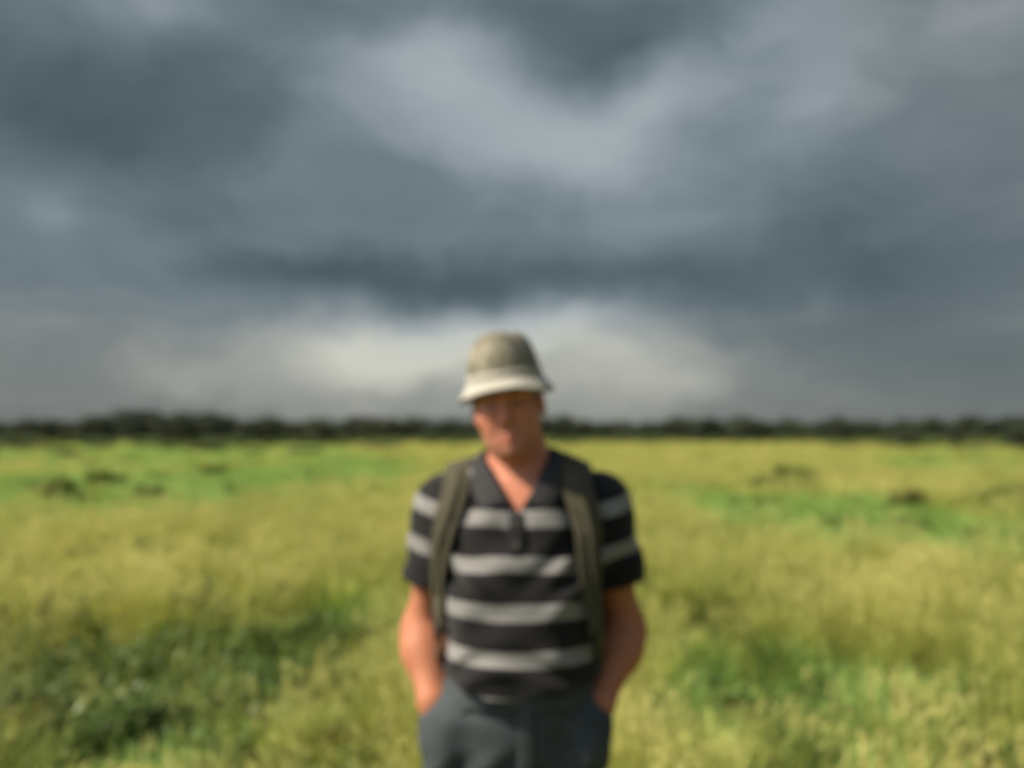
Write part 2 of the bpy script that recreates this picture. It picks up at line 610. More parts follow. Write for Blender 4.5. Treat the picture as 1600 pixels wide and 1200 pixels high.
N_clump, N_lush, N_tall = smooth_noise(1, 0.55), smooth_noise(2, 7.0), smooth_noise(3, 2.4)
LUSH = []   # greener patches: pixel centre of the canopy and half sizes in pixels
for (px, py, sx, sy, w) in [(1200, 800, 190, 34, 1.0), (1400, 790, 130, 34, 0.9), (1290, 750, 200, 22, 0.5), (1480, 830, 90, 25, 0.6),
                            (40, 745, 130, 24, 1.0), (200, 765, 110, 18, 0.7), (360, 740, 170, 24, 0.8), (570, 732, 130, 22, 1.0),
                            (1060, 760, 80, 22, 0.5), (470, 955, 90, 55, 0.7), (1095, 985, 70, 50, 0.6), (1060, 1050, 60, 40, 0.5),
                            (1400, 1000, 120, 36, 0.6), (1240, 990, 90, 40, 0.5), (160, 1060, 200, 70, 0.9), (1330, 1090, 130, 45, 0.7),
                            (560, 900, 60, 30, 0.3)]:
    x0, y0 = on_ground(px, py, 0.4)
    _, y1 = on_ground(px, py + sy, 0.4)
    LUSH.append((x0, y0, sx / FPX * y0, max(0.3, 1.25 * (y0 - y1)), w))


def lushness(x, y):
    g = 0.20 * N_lush(x, y)
    apx = x / np.maximum(y, 0.5) * FPX + 800
    far_ = np.clip((y - 24) / 14, 0, 1)
    g = g + far_ * (0.75 * np.clip((720 - apx) / 200, 0, 1) + 0.6 * np.clip((apx - 1230) / 150, 0, 1) - 0.1)
    for (cx, cy, sx, sy, w) in LUSH:
        g = g + w * np.exp(-((x - cx) / sx) ** 2 - ((y - cy) / sy) ** 2)
    return g


def wedge(n, r0, r1, half, power=1.0):
    r_ = np.sqrt(rng.uniform(0, 1, n) ** power * (r1 * r1 - r0 * r0) + r0 * r0)
    a = rng.uniform(-half, half, n)
    return r_ * np.sin(a), r_ * np.cos(a)


def field(specs):
    X, Y, Sx, Sz = [], [], [], []
    for (n, r0, r1, half, sxy, sz) in specs:
        x, y = wedge(n, r0, r1, R(half))
        X.append(x); Y.append(y)
        Sx.append(np.full(n, sxy)); Sz.append(np.full(n, sz))
    return [np.concatenate(q) for q in (X, Y, Sx, Sz)]


X, Y, Sx, Sz = field([(1900, 0.9, 3.0, 75, 0.8, 0.75), (19000, 3.0, 14, 56, 1.0, 0.92), (25000, 14, 45, 53, 1.5, 1.05), (33000, 45, 190, 52, 3.2, 1.25)])
keep = (np.hypot(X - 0.02, Y - 1.95) > 0.34) & (np.hypot(X, Y) > 1.15)
clump = N_clump(X, Y)
keep &= rng.uniform(-1.4, 1.6, len(X)) < clump + np.where(Y > 14, 1.2, 0.15)
hol = np.zeros(len(X))
for (cx, cy, sx, sy, d) in HOLLOWS:
    hol += np.exp(-((X - cx) / sx) ** 2 - ((Y - cy) / sy) ** 2)
keep &= rng.uniform(0, 1, len(X)) > np.clip(hol * 0.75, 0, 0.8)
X, Y, Sx, Sz, clump = X[keep], Y[keep], Sx[keep], Sz[keep], clump[keep]
Sz = Sz * (0.88 + 0.27 * np.clip(clump, -1, 1) + 0.20 * N_tall(X, Y)) * rng.uniform(0.75, 1.2, len(X))
Sz = np.clip(Sz, 0.35, 1.7)
L = lushness(X, Y) + rng.normal(0, 0.16, len(X))
rotv = np.stack([rng.normal(0, 0.08, len(X)), rng.normal(0.06, 0.08, len(X)), rng.uniform(0, 6.28, len(X))], -1)
P = np.stack([X, Y, terrain(X, Y)], -1)
S3 = np.stack([Sx, Sx, Sz], -1)
pick_r = rng.uniform(0, 1, len(X))
is_lush = L > 0.46
is_seed = (~is_lush) & (pick_r < 0.40)
is_dry = (~is_lush) & (~is_seed)
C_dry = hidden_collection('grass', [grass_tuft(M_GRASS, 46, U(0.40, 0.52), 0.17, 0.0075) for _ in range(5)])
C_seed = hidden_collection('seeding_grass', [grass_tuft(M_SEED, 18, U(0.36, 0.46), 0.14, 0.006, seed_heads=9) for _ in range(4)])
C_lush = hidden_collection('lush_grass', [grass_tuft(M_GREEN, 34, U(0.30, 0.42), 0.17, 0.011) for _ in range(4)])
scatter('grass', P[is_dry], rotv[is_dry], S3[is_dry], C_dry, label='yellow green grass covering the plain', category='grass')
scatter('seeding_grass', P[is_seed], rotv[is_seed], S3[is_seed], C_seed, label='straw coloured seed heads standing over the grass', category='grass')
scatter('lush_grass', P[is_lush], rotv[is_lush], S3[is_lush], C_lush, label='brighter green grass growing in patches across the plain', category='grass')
# broad-leaved ground cover in the hollow and here and there between the tussocks
X, Y, Sx, Sz = field([(3300, 2.6, 13, 56, 1.0, 1.0), (2250, 13, 40, 53, 1.7, 1.2)])
hol = np.zeros(len(X))
for (cx, cy, sx, sy, d) in HOLLOWS[:4]:
    hol += np.exp(-((X - cx) / (sx * 1.2)) ** 2 - ((Y - cy) / (sy * 1.2)) ** 2)
keep = (rng.uniform(0, 1, len(X)) < np.clip(hol * 2 + 0.10 + 0.12 * np.clip(lushness(X, Y) - 0.3, 0, 1) - 0.25 * N_clump(X, Y), 0.03, 1)) & (np.hypot(X, Y - 1.95) > 0.45)
X, Y, Sx, Sz = X[keep], Y[keep], Sx[keep], Sz[keep]
xe, ye = rng.normal(-2.4, 0.75, 260), rng.normal(5.7, 0.42, 260)
X, Y = np.concatenate([X, xe]), np.concatenate([Y, ye])
Sx, Sz = np.concatenate([Sx, np.full(260, 1.0)]), np.concatenate([Sz, np.full(260, 1.1)])
C_herb = hidden_collection('ground_cover', [herb_clump(M_HERB, 9, U(0.22, 0.32), 0.16, 0.075) for _ in range(4)])
scatter('ground_cover', np.stack([X, Y, terrain(X, Y)], -1), np.stack([X * 0, X * 0, rng.uniform(0, 6.28, len(X))], -1),
        np.stack([Sx, Sx, Sz * rng.uniform(0.6, 1.2, len(X))], -1), C_herb,
        label='low dark green leafy ground cover between the grass tussocks', category='ground cover')


# ------------------------------------------------------------------ trees and shrubs
def crown_mesh(mat, clumps, n, leaf, seed, flat=0.8):
    r_ = np.random.default_rng(seed)
    s = Strips()
    tot = sum(c_[3] ** 2 for c_ in clumps)
    for (cx, cy, cz, rad) in clumps:
        m_ = int(n * rad * rad / tot)
        sh = r_.uniform(0.1, 0.9)
        for i in range(m_):
            d = r_.normal(0, 1, 3)
            d /= np.linalg.norm(d)
            rr = rad * (r_.uniform(0.25, 1.0) ** 0.5) * r_.uniform(0.82, 1.12)
            q = np.array([cx, cy, cz]) + d * np.array([1, 1, flat]) * rr
            nn = d + r_.normal(0, 0.55, 3) + np.array([0, 0, 0.35])
            nn /= np.linalg.norm(nn)
            L_ = leaf * r_.uniform(0.6, 1.3)
            s.leaf(q, nn, r_.normal(0, 1, 3), L_, L_ * r_.uniform(0.5, 0.8), float(np.clip(sh + r_.normal(0, 0.2), 0, 1)))
    return s.mesh('crown', mat)


def trunk_mesh(mat, clumps, h_fork, r0, seed):
    r_ = np.random.default_rng(seed)
    s = Strips()
    fork = np.array([r_.normal(0, 0.15) * h_fork, r_.normal(0, 0.15) * h_fork, h_fork])
    s.tube([(0, 0, -0.3), (fork[0] * 0.3, fork[1] * 0.3, h_fork * 0.4), fork], [r0 * 1.35, r0 * 1.05, r0 * 0.85], 8)
    for (cx, cy, cz, rad) in clumps:
        e = np.array([cx, cy, cz])
        m_ = (fork + e) / 2 + np.array([0, 0, -0.12 * h_fork])
        s.tube([fork * 0.97, m_, e], [r0 * 0.6, r0 * 0.4, r0 * 0.12], 5)
    return s.mesh('trunk', mat)


def tree_clumps(h, w, n, seed, low=0.35):
    r_ = np.random.default_rng(seed)
    out_ = []
    for i in range(n):
        th = 6.283 * i / n * 1.618 + r_.uniform(-0.5, 0.5)
        zz_ = h * (low + (0.86 - low) * (i + 0.5) / n)
        rr = w * 0.5 * math.sqrt(max(0.05, 1 - ((zz_ / h - 0.55) / 0.55) ** 2)) * r_.uniform(0.25, 0.78)
        out_.append((rr * math.cos(th), rr * math.sin(th), zz_, w * r_.uniform(0.17, 0.27)))
    return out_


TREES = []
for i, (h, w, n, low) in enumerate([(6.0, 6.5, 13, 0.32), (5.2, 7.5, 14, 0.30), (7.0, 6.0, 13, 0.36), (4.4, 6.0, 11, 0.22)]):
    cl = tree_clumps(h, w, n, 50 + i, low)
    TREES.append((crown_mesh(M_TREE, cl, 4200, 0.26, 70 + i), trunk_mesh(M_BARK, cl, h * 0.28, 0.16, 90 + i)))

# the far wood: one dark belt nobody could count
wood_meshes = []
for i in range(5):
    h, w = U(4.6, 6.4), U(6, 9)
    wood_meshes.append(crown_mesh(M_TREE, tree_clumps(h, w, 12, 150 + i, 0.12), 3000, 0.34, 170 + i))
nw = 1230
wx = rng.uniform(-400, 400, nw)
wy = 205 + rng.uniform(0, 1, nw) ** 1.6 * 130 + 10 * np.sin(wx * 0.03)
prof = 0.97 + 0.05 * np.sin(wx * 0.045 + 1) + 0.04 * np.sin(wx * 0.13) + 0.22 * np.exp(-((wx + 82) / 24) ** 2)
wsz = prof * rng.uniform(1.02, 1.16, nw)
C_wood = hidden_collection('far_wood', wood_meshes)
scatter('far_wood', np.stack([wx, wy, terrain(wx, wy) - 0.15], -1), np.stack([wx * 0, wx * 0, rng.uniform(0, 6.28, nw)], -1),
        np.stack([wsz * 1.1, wsz * 1.1, wsz], -1), C_wood, label='dark belt of woodland along the horizon', category='woodland')
# scrub in front of the wood, thinner on the right
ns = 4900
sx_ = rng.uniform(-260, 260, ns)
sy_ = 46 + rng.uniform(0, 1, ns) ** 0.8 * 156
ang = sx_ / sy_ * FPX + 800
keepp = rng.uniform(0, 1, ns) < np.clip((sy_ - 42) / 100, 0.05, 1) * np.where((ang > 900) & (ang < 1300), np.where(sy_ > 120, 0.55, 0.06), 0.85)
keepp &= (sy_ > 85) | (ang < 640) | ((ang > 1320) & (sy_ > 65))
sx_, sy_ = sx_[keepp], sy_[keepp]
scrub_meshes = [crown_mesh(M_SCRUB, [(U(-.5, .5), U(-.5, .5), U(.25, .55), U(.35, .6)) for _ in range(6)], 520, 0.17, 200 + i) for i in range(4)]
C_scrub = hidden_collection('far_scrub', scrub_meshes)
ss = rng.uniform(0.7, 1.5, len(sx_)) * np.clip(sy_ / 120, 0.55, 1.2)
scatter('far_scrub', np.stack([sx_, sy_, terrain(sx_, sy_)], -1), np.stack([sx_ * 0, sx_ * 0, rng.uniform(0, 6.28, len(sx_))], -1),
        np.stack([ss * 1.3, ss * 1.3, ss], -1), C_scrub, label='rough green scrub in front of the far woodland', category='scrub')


def tree(px, base_y, hpx, kind, label, wide=1.0):
    x, y = on_ground(px, base_y)
    hgt = hpx / FPX * y
    s = hgt / [6.0, 5.2, 7.0, 4.4][kind]
    e = empty('tree', (x, y, float(terrain(x, y))), U(0, 6.28), (s * wide, s * wide, s), label=label, category='tree', group='trees standing out before the far woodland')
    child('crown', TREES[kind][0], e)
    child('trunk', TREES[kind][1], e)


tree(268, 700, 52, 1, 'dark rounded tree standing out on the left of the far woodland')
tree(405, 697, 46, 3, 'low dark tree in front of the woodland, between the rounded tree and the man')
tree(505, 696, 44, 0, 'dark tree of the far woodland nearest the man on his left side of the picture')
tree(1100, 697, 50, 2, 'tall dark tree nearest the man among the trees right of him', 1.3)
tree(1165, 695, 44, 3, 'low spreading dark tree just right of the tall dark tree')
tree(1300, 696, 45, 1, 'wide dark tree midway between the man and the right edge')
tree(1418, 704, 44, 0, 'left one of a pair of dark trees near the right edge', 0.8)
tree(1496, 703, 46, 2, 'right one of a pair of dark trees near the right edge', 1.1)
tree(1592, 706, 40, 3, 'dark tree cut by the right edge of the picture')


def shrub_meshes(mat, seed, leaf, n, tall=1.0):
    r_ = np.random.default_rng(seed)
    cl = []
    for i in range(11):
        th = r_.uniform(0, 6.28)
        rr = 0.36 * math.sqrt(r_.uniform(0, 1))
        cl.append((rr * math.cos(th), rr * math.sin(th), r_.uniform(0.24, 0.78) * (1 - 0.7 * rr), r_.uniform(0.12, 0.22)))
    fol = crown_mesh(mat, cl, n, leaf, seed + 1, 0.9)
    s = Strips()
    for (cx, cy, cz, rad) in cl:
        s.tube([(cx * 0.12, cy * 0.12, -0.05), (cx * 0.6, cy * 0.6, cz * 0.5), (cx, cy, cz)], [0.016, 0.012, 0.005], 5)
    return fol, s.mesh('stems', M_STEM)


def weed_meshes(mat, seed, n=7):
    r_ = np.random.default_rng(seed)
    st, lf = Strips(), Strips()
    for i in range(n):
        th = r_.uniform(0, 6.28)
        b0 = np.array([0.05 * math.cos(th), 0.05 * math.sin(th), -0.03])
        tp = np.array([0.16 * math.cos(th), 0.16 * math.sin(th), r_.uniform(0.65, 1.0)])
        mid = (b0 + tp) / 2 + r_.normal(0, 0.02, 3)
        st.tube([b0, mid, tp], [0.012, 0.009, 0.004], 5)
        for j in range(26):
            f_ = r_.uniform(0.12, 1.0)
            q = b0 + (mid - b0) * f_ * 2 if f_ < 0.5 else mid + (tp - mid) * (f_ * 2 - 1)
            lf.blade(q, r_.uniform(0, 6.28), r_.uniform(0.09, 0.17) * (1.15 - 0.5 * f_), 0.036, r_.uniform(0.5, 1.2), r_.uniform(0.2, 1.0), 3, r_.uniform(0, 1), wmid=0.45)
    return lf.mesh('foliage', mat), st.mesh('stems', M_STEM)


K_BUSH = [shrub_meshes(M_FARBUSH, 300 + 10 * i, 0.06, 1900) for i in range(3)]
K_OLIVE = [shrub_meshes(M_OLIVE, 400 + 10 * i, 0.05, 2400) for i in range(2)]
K_WEED = [weed_meshes(M_OLIVE, 500 + i) for i in range(2)]
K_NEAR = [shrub_meshes(M_BUSH, 600 + 10 * i, 0.062, 2600) for i in range(2)]


def plant(name, cat, kinds, i, px, base_y, wpx, hpx, label, group):
    x, y = on_ground(px, base_y)
    w, h = wpx / FPX * y, hpx / FPX * y
    e = empty(name, (x, y, float(terrain(x, y)) - 0.02), U(0, 6.28), (w, w, h), label=label, category=cat, group=group)
    fm, sm = kinds[i % len(kinds)]
    child('foliage', fm, e)
    child('stems', sm, e)


G1, G2, G3 = 'dark bushes scattered across the plain', 'weeds standing in the grass', 'leafy shrubs in the near grass'
plant('bush', 'bush', K_BUSH, 0, 1205, 772, 135, 66, 'wide dark green bush on the plain just right of the man', G1)
plant('bush', 'bush', K_BUSH, 1, 1575, 802, 140, 74, 'dark green bush at the right edge of the plain', G1)
plant('bush', 'bush', K_BUSH, 2, 93, 782, 74, 50, 'dark green bush nearest the left edge of the plain', G1)
plant('bush', 'bush', K_BUSH, 0, 178, 760, 84, 40, 'dark green bush second from the left edge of the plain', G1)
plant('bush', 'bush', K_OLIVE, 0, 235, 784, 56, 42, 'small olive bush right of the two dark bushes on the left', G1)
plant('bush', 'bush', K_BUSH, 1, 322, 742, 70, 40, 'small far green bush below the rounded tree', G1)
plant('bush', 'bush', K_OLIVE, 1, 1415, 806, 64, 50, 'brownish olive bush left of the dark bush at the right edge', G1)
plant('bush', 'bush', K_BUSH, 2, 1512, 856, 64, 40, 'small green bush in front of the one at the right edge', G1)
plant('bush', 'bush', K_BUSH, 0, 1330, 745, 60, 26, 'small far green bush beyond the wide dark bush', G1)
plant('weed', 'weed', K_WEED, 0, 82, 985, 70, 105, 'tall olive weed standing above the dark hollow at the left edge', G2)
plant('weed', 'weed', K_WEED, 1, 10, 985, 90, 80, 'olive weed cut by the left edge of the picture', G2)
plant('weed', 'weed', K_WEED, 0, 1240, 960, 70, 88, 'brownish olive weed alone in the mid grass right of the man', G2)
plant('weed', 'weed', K_WEED, 1, 1585, 985, 60, 70, 'olive weed at the right edge of the near grass', G2)
plant('weed', 'weed', K_WEED, 1, 145, 840, 60, 55, 'small olive weed in the far left grass', G2)
plant('weed', 'weed', K_WEED, 0, 250, 1015, 80, 66, 'dull olive weed right of the tall one, behind the dark hollow', G2)
plant('shrub', 'shrub', K_NEAR, 0, 335, 1015, 80, 60, 'small green shrub behind the dark hollow on the left', G3)
plant('shrub', 'shrub', K_NEAR, 1, 75, 1105, 210, 130, 'largest leafy shrub, at the left edge in the near grass', G3)
plant('shrub', 'shrub', K_NEAR, 0, 205, 1150, 190, 110, 'dark leafy shrub low in the hollow on the left', G3)
plant('shrub', 'shrub', K_NEAR, 1, 330, 1105, 120, 82, 'dark leafy shrub in the middle of the hollow', G3)
plant('shrub', 'shrub', K_NEAR, 0, 455, 1100, 100, 70, 'dark leafy shrub at the right end of the hollow', G3)
plant('shrub', 'shrub', K_OLIVE, 0, 540, 1160, 120, 80, 'olive shrub beside the man, right of the hollow', G3)
plant('shrub', 'shrub', K_OLIVE, 1, 620, 1170, 90, 90, 'olive shrub close behind the arm at the left of the man', G3)
plant('shrub', 'shrub', K_OLIVE, 0, 1160, 1130, 70, 80, 'upright olive shrub nearest the man on the right', G3)
plant('shrub', 'shrub', K_NEAR, 1, 1385, 1130, 100, 76, 'dark green shrub in the near grass on the right', G3)
plant('shrub', 'shrub', K_NEAR, 0, 1310, 1135, 100, 56, 'low green shrub left of the dark one on the right', G3)
plant('shrub', 'shrub', K_OLIVE, 1, 1525, 1245, 90, 110, 'olive shrub at the lower right corner of the picture', G3)
plant('shrub', 'shrub', K_OLIVE, 0, 1000, 1170, 90, 50, 'low olive shrub close behind the arm at the right of the man', G3)

# ------------------------------------------------------------------ implicit surfaces for the figure
def v3(*a):
    return np.array(a, float)


def smin(a, b_, k_):
    h_ = np.maximum(k_ - np.abs(a - b_), 0) / k_
    return np.minimum(a, b_) - h_ * h_ * k_ * 0.25


def smax(a, b_, k_):
    return -smin(-a, -b_, k_)


def d_ell(Pn, c_, r_):
    q = (Pn - c_) / r_
    k0 = np.linalg.norm(q, axis=-1)
    k1 = np.linalg.norm(q / r_, axis=-1) + 1e-9
    return k0 * (k0 - 1) / k1


def d_cone(Pn, a, b_, ra, rb):
    ab = b_ - a
    t_ = np.clip(((Pn - a) @ ab) / (ab @ ab), 0, 1)
    return np.linalg.norm(Pn - (a + t_[..., None] * ab), axis=-1) - (ra + (rb - ra) * t_)


def d_loft(Pn, c_, secs, grow=0.0):
    """secs: z, half width, front depth, back depth"""
    z = Pn[..., 2]
    zs_ = [s[0] for s in secs]
    a = np.interp(z, zs_, [s[1] for s in secs]) + grow
    f_ = np.interp(z, zs_, [s[2] for s in secs]) + grow
    bk = np.interp(z, zs_, [s[3] for s in secs]) + grow
    x = Pn[..., 0] - c_[0] + 0.05 * np.clip(1.2 - z, 0, 0.3)
    y = Pn[..., 1] - c_[1]
    dep = np.where(y < 0, f_, bk)
    e_ = 2.35
    q = (np.abs(x / a) ** e_ + np.abs(y / dep) ** e_) ** (1 / e_)
    d = (q - 1) * np.minimum(a, dep) * 0.9
    return np.maximum(d, np.maximum(zs_[0] - z, z - zs_[-1]))


class Solid:
    """a list of blended primitives; evaluates on points and on grids"""
    def __init__(self):
        self.ops = []

    def add(self, fn, lo, hi, k_=0.02, op='add'):
        self.ops.append((fn, np.array(lo, float), np.array(hi, float), k_, op))

    def ell(self, c_, r_, k_=0.02, op='add', M=None):
        c_, r_ = np.array(c_, float), np.array(r_, float)
        if M is None:
            self.add(lambda Pn: d_ell(Pn, c_, r_), c_ - r_, c_ + r_, k_, op)
        else:
            Rm, o_ = M
            w = Rm @ c_ + o_
            m_ = r_.max()
            self.add(lambda Pn: d_ell((Pn - o_) @ Rm, c_, r_), w - m_, w + m_, k_, op)

    def cone(self, a, b_, ra, rb, k_=0.02, op='add', M=None):
        a, b_ = np.array(a, float), np.array(b_, float)
        if M is not None:
            a, b_ = M[0] @ a + M[1], M[0] @ b_ + M[1]
        m_ = max(ra, rb)
        self.add(lambda Pn: d_cone(Pn, a, b_, ra, rb), np.minimum(a, b_) - m_, np.maximum(a, b_) + m_, k_, op)

    def at(self, Pn):
        D = np.full(Pn.shape[:-1], 0.3)
        for (fn, lo, hi, k_, op) in self.ops:
            d = fn(Pn)
            D = smin(D, d, k_) if op == 'add' else smax(D, -d, k_)
        return D

    def grid(self, xs, ys, zs):
        D = np.full((len(xs), len(ys), len(zs)), 0.12, np.float32)
        for (fn, lo, hi, k_, op) in self.ops:
            mg = k_ + 0.03
            sl = []
            for ax, (l_, h_) in zip((xs, ys, zs), zip(lo - mg, hi + mg)):
                i0, i1 = np.searchsorted(ax, l_), np.searchsorted(ax, h_)
                sl.append(slice(i0, i1))
            g_ = np.stack(np.meshgrid(xs[sl[0]], ys[sl[1]], zs[sl[2]], indexing='ij'), -1)
            if g_.size == 0:
                continue
            d = fn(g_)
            cur = D[tuple(sl)]
            D[tuple(sl)] = smin(cur, d, k_) if op == 'add' else smax(cur, -d, k_)
        return D

    def normal(self, Pn, e_=0.004):
        g_ = np.stack([self.at(Pn + v) - self.at(Pn - v) for v in (v3(e_, 0, 0), v3(0, e_, 0), v3(0, 0, e_))], -1)
        return g_ / (np.linalg.norm(g_, axis=-1, keepdims=True) + 1e-9)

    def project(self, Pn, off=0.0, it=6):
        for _ in range(it):
            Pn = Pn - (self.at(Pn) - off)[..., None] * self.normal(Pn) * 0.9
        return Pn


def axis(*segs):
    """segs: (start, end, step) joined into one rising axis"""
    a = [np.arange(s, e_, st) for (s, e_, st) in segs]
    return np.concatenate(a)


def nets(D, xs, ys, zs):
    S = D < 0
    act = np.zeros(tuple(n - 1 for n in D.shape), np.int8)
    for i in (0, 1):
        for j in (0, 1):
            for k_ in (0, 1):
                act += S[i:D.shape[0] - 1 + i, j:D.shape[1] - 1 + j, k_:D.shape[2] - 1 + k_]
    act = (act > 0) & (act < 8)
    idx = np.full(act.shape, -1, np.int64)
    ci = np.nonzero(act)
    idx[ci] = np.arange(len(ci[0]))
    acc = np.zeros((len(ci[0]), 3))
    cnt = np.zeros(len(ci[0]))
    axs = (xs, ys, zs)
    for a in range(3):
        o1, o2 = [q for q in range(3) if q != a]
        for u in (0, 1):
            for w in (0, 1):
                c0 = [ci[0].copy(), ci[1].copy(), ci[2].copy()]
                c0[o1] = c0[o1] + u
                c0[o2] = c0[o2] + w
                c1 = list(c0)
                c1[a] = c0[a] + 1
                d0, d1 = D[tuple(c0)], D[tuple(c1)]
                m_ = (d0 < 0) != (d1 < 0)
                t_ = np.where(m_, d0 / np.where(m_, d0 - d1, 1), 0)
                pos = np.stack([axs[q][c0[q]] for q in range(3)], -1).astype(float)
                pos[:, a] += t_ * (axs[a][c1[a]] - axs[a][c0[a]])
                acc += pos * m_[:, None]
                cnt += m_
    V = acc / cnt[:, None]
    F = []
    for a in range(3):
        sl0 = [slice(None)] * 3
        sl1 = [slice(None)] * 3
        sl0[a], sl1[a] = slice(0, -1), slice(1, None)
        s0, s1 = S[tuple(sl0)], S[tuple(sl1)]
        e_ = np.array(np.nonzero(s0 != s1))
        o1, o2 = (a + 1) % 3, (a + 2) % 3
        ok = (e_[o1] > 0) & (e_[o2] > 0) & (e_[o1] < D.shape[o1] - 1) & (e_[o2] < D.shape[o2] - 1)
        e_ = e_[:, ok]
        ins = s0[tuple(e_)]
        q = []
        for (u, w) in ((-1, -1), (0, -1), (0, 0), (-1, 0)):
            c_ = e_.copy()
            c_[o1] += u
            c_[o2] += w
            q.append(idx[tuple(c_)])
        q = np.stack(q, -1)
        q[~ins] = q[~ins][:, ::-1]
        F.append(q)
    F = np.concatenate(F)
    return V, F[(F >= 0).all(1)]


def relax(V, F, n=2, lam=0.5):
    E = np.concatenate([F[:, [i, (i + 1) % F.shape[1]]] for i in range(F.shape[1])])
    a, b_ = np.concatenate([E[:, 0], E[:, 1]]), np.concatenate([E[:, 1], E[:, 0]])
    deg = np.bincount(a, minlength=len(V))[:, None]
    for _ in range(n):
        s = np.stack([np.bincount(a, V[b_, i], len(V)) for i in range(3)], -1)
        V = V + lam * (s / np.maximum(deg, 1) - V)
    return V


def clip(V, F, f):
    """keep the part of a mesh where f < 0, cut cleanly along f = 0"""
    if F.shape[1] == 4:
        F = np.concatenate([F[:, [0, 1, 2]], F[:, [0, 2, 3]]])
    ins = f[F] < 0
    n = ins.sum(1)
    out_ = [F[n == 3]]
    V = list(V)
    cache = {}

    def cut(i, j):
        key = (min(i, j), max(i, j))
        if key not in cache:
            t_ = f[i] / (f[i] - f[j])
            cache[key] = len(V)
            V.append(V[i] + (V[j] - V[i]) * t_)
        return cache[key]
    extra = []
    for tri in F[(n == 1) | (n == 2)]:
        poly = []
        for q in range(3):
            i, j = tri[q], tri[(q + 1) % 3]
            if f[i] < 0:
                poly.append(i)
            if (f[i] < 0) != (f[j] < 0):
                poly.append(cut(i, j))
        for q in range(1, len(poly) - 1):
            extra.append((poly[0], poly[q], poly[q + 1]))
    if extra:
        out_.append(np.array(extra))
    F2 = np.concatenate(out_)
    V = np.array(V)
    used, inv = np.unique(F2, return_inverse=True)
    return V[used], inv.reshape(F2.shape)


_fr = np.random.default_rng(5)


def folds(seed, n, lo, hi, amp, stretch=(1, 1, 1)):
    r_ = np.random.default_rng(seed)
    ws = []
    for _ in range(n):
        k_ = r_.normal(0, 1, 3)
        k_ = k_ / np.linalg.norm(k_) * r_.uniform(lo, hi) * np.array(stretch)
        ws.append((k_, r_.uniform(0, 6.28), r_.uniform(0.5, 1)))

    def f(Pn):
        wob = 0.25 * np.sin(Pn @ np.array([23., 11., 17.])) + 0.2 * np.sin(Pn @ np.array([-13., 19., 29.]) + 2)
        s = 0
        for (k_, p_, w) in ws:
            s = s + w * np.sin(Pn @ k_ + p_ + 3 * wob)
        return amp * s / math.sqrt(n)
    return f


# ------------------------------------------------------------------ the man: measures
MX, MY = 0.022, 1.95                        # where he stands
BODY_C = v3(MX, MY, 0)
HEAD_C = v3(-0.010, MY - 0.03, 1.672)
_roll, _yaw, _nod = R(-8.0), R(-5.0), R(3.0)
HR = np.array(Matrix.Rotation(_yaw, 3, 'Z') @ Matrix.Rotation(_roll, 3, 'Y') @ Matrix.Rotation(_nod, 3, 'X'))
HM = (HR, HEAD_C)
TORSO = [(0.74, 0.152, 0.115, 0.125), (0.82, 0.166, 0.124, 0.135), (0.92, 0.170, 0.138, 0.135), (1.00, 0.164, 0.150, 0.12), (1.08, 0.158, 0.158, 0.108),
         (1.16, 0.155, 0.155, 0.104), (1.25, 0.158, 0.143, 0.108), (1.33, 0.164, 0.130, 0.116), (1.39, 0.164, 0.116, 0.116),
         (1.44, 0.142, 0.096, 0.108), (1.48, 0.106, 0.078, 0.094), (1.515, 0.072, 0.062, 0.076), (1.55, 0.056, 0.052, 0.060), (1.60, 0.050, 0.048, 0.054)]
ARMS = {}
for s in (-1, 1):
    ARMS[s] = dict(sh=v3(MX + s * 0.178, MY + 0.015, 1.425), el=v3(MX + 0.006 + s * 0.236, MY + 0.060, 1.150),
                   wr=v3(MX - 0.012 + s * 0.185, MY - 0.062, 1.022), ha=v3(MX - 0.014 + s * 0.158, MY - 0.078, 0.945))


def mirror_x(s, p_):
    return v3(s * p_[0], p_[1], p_[2])


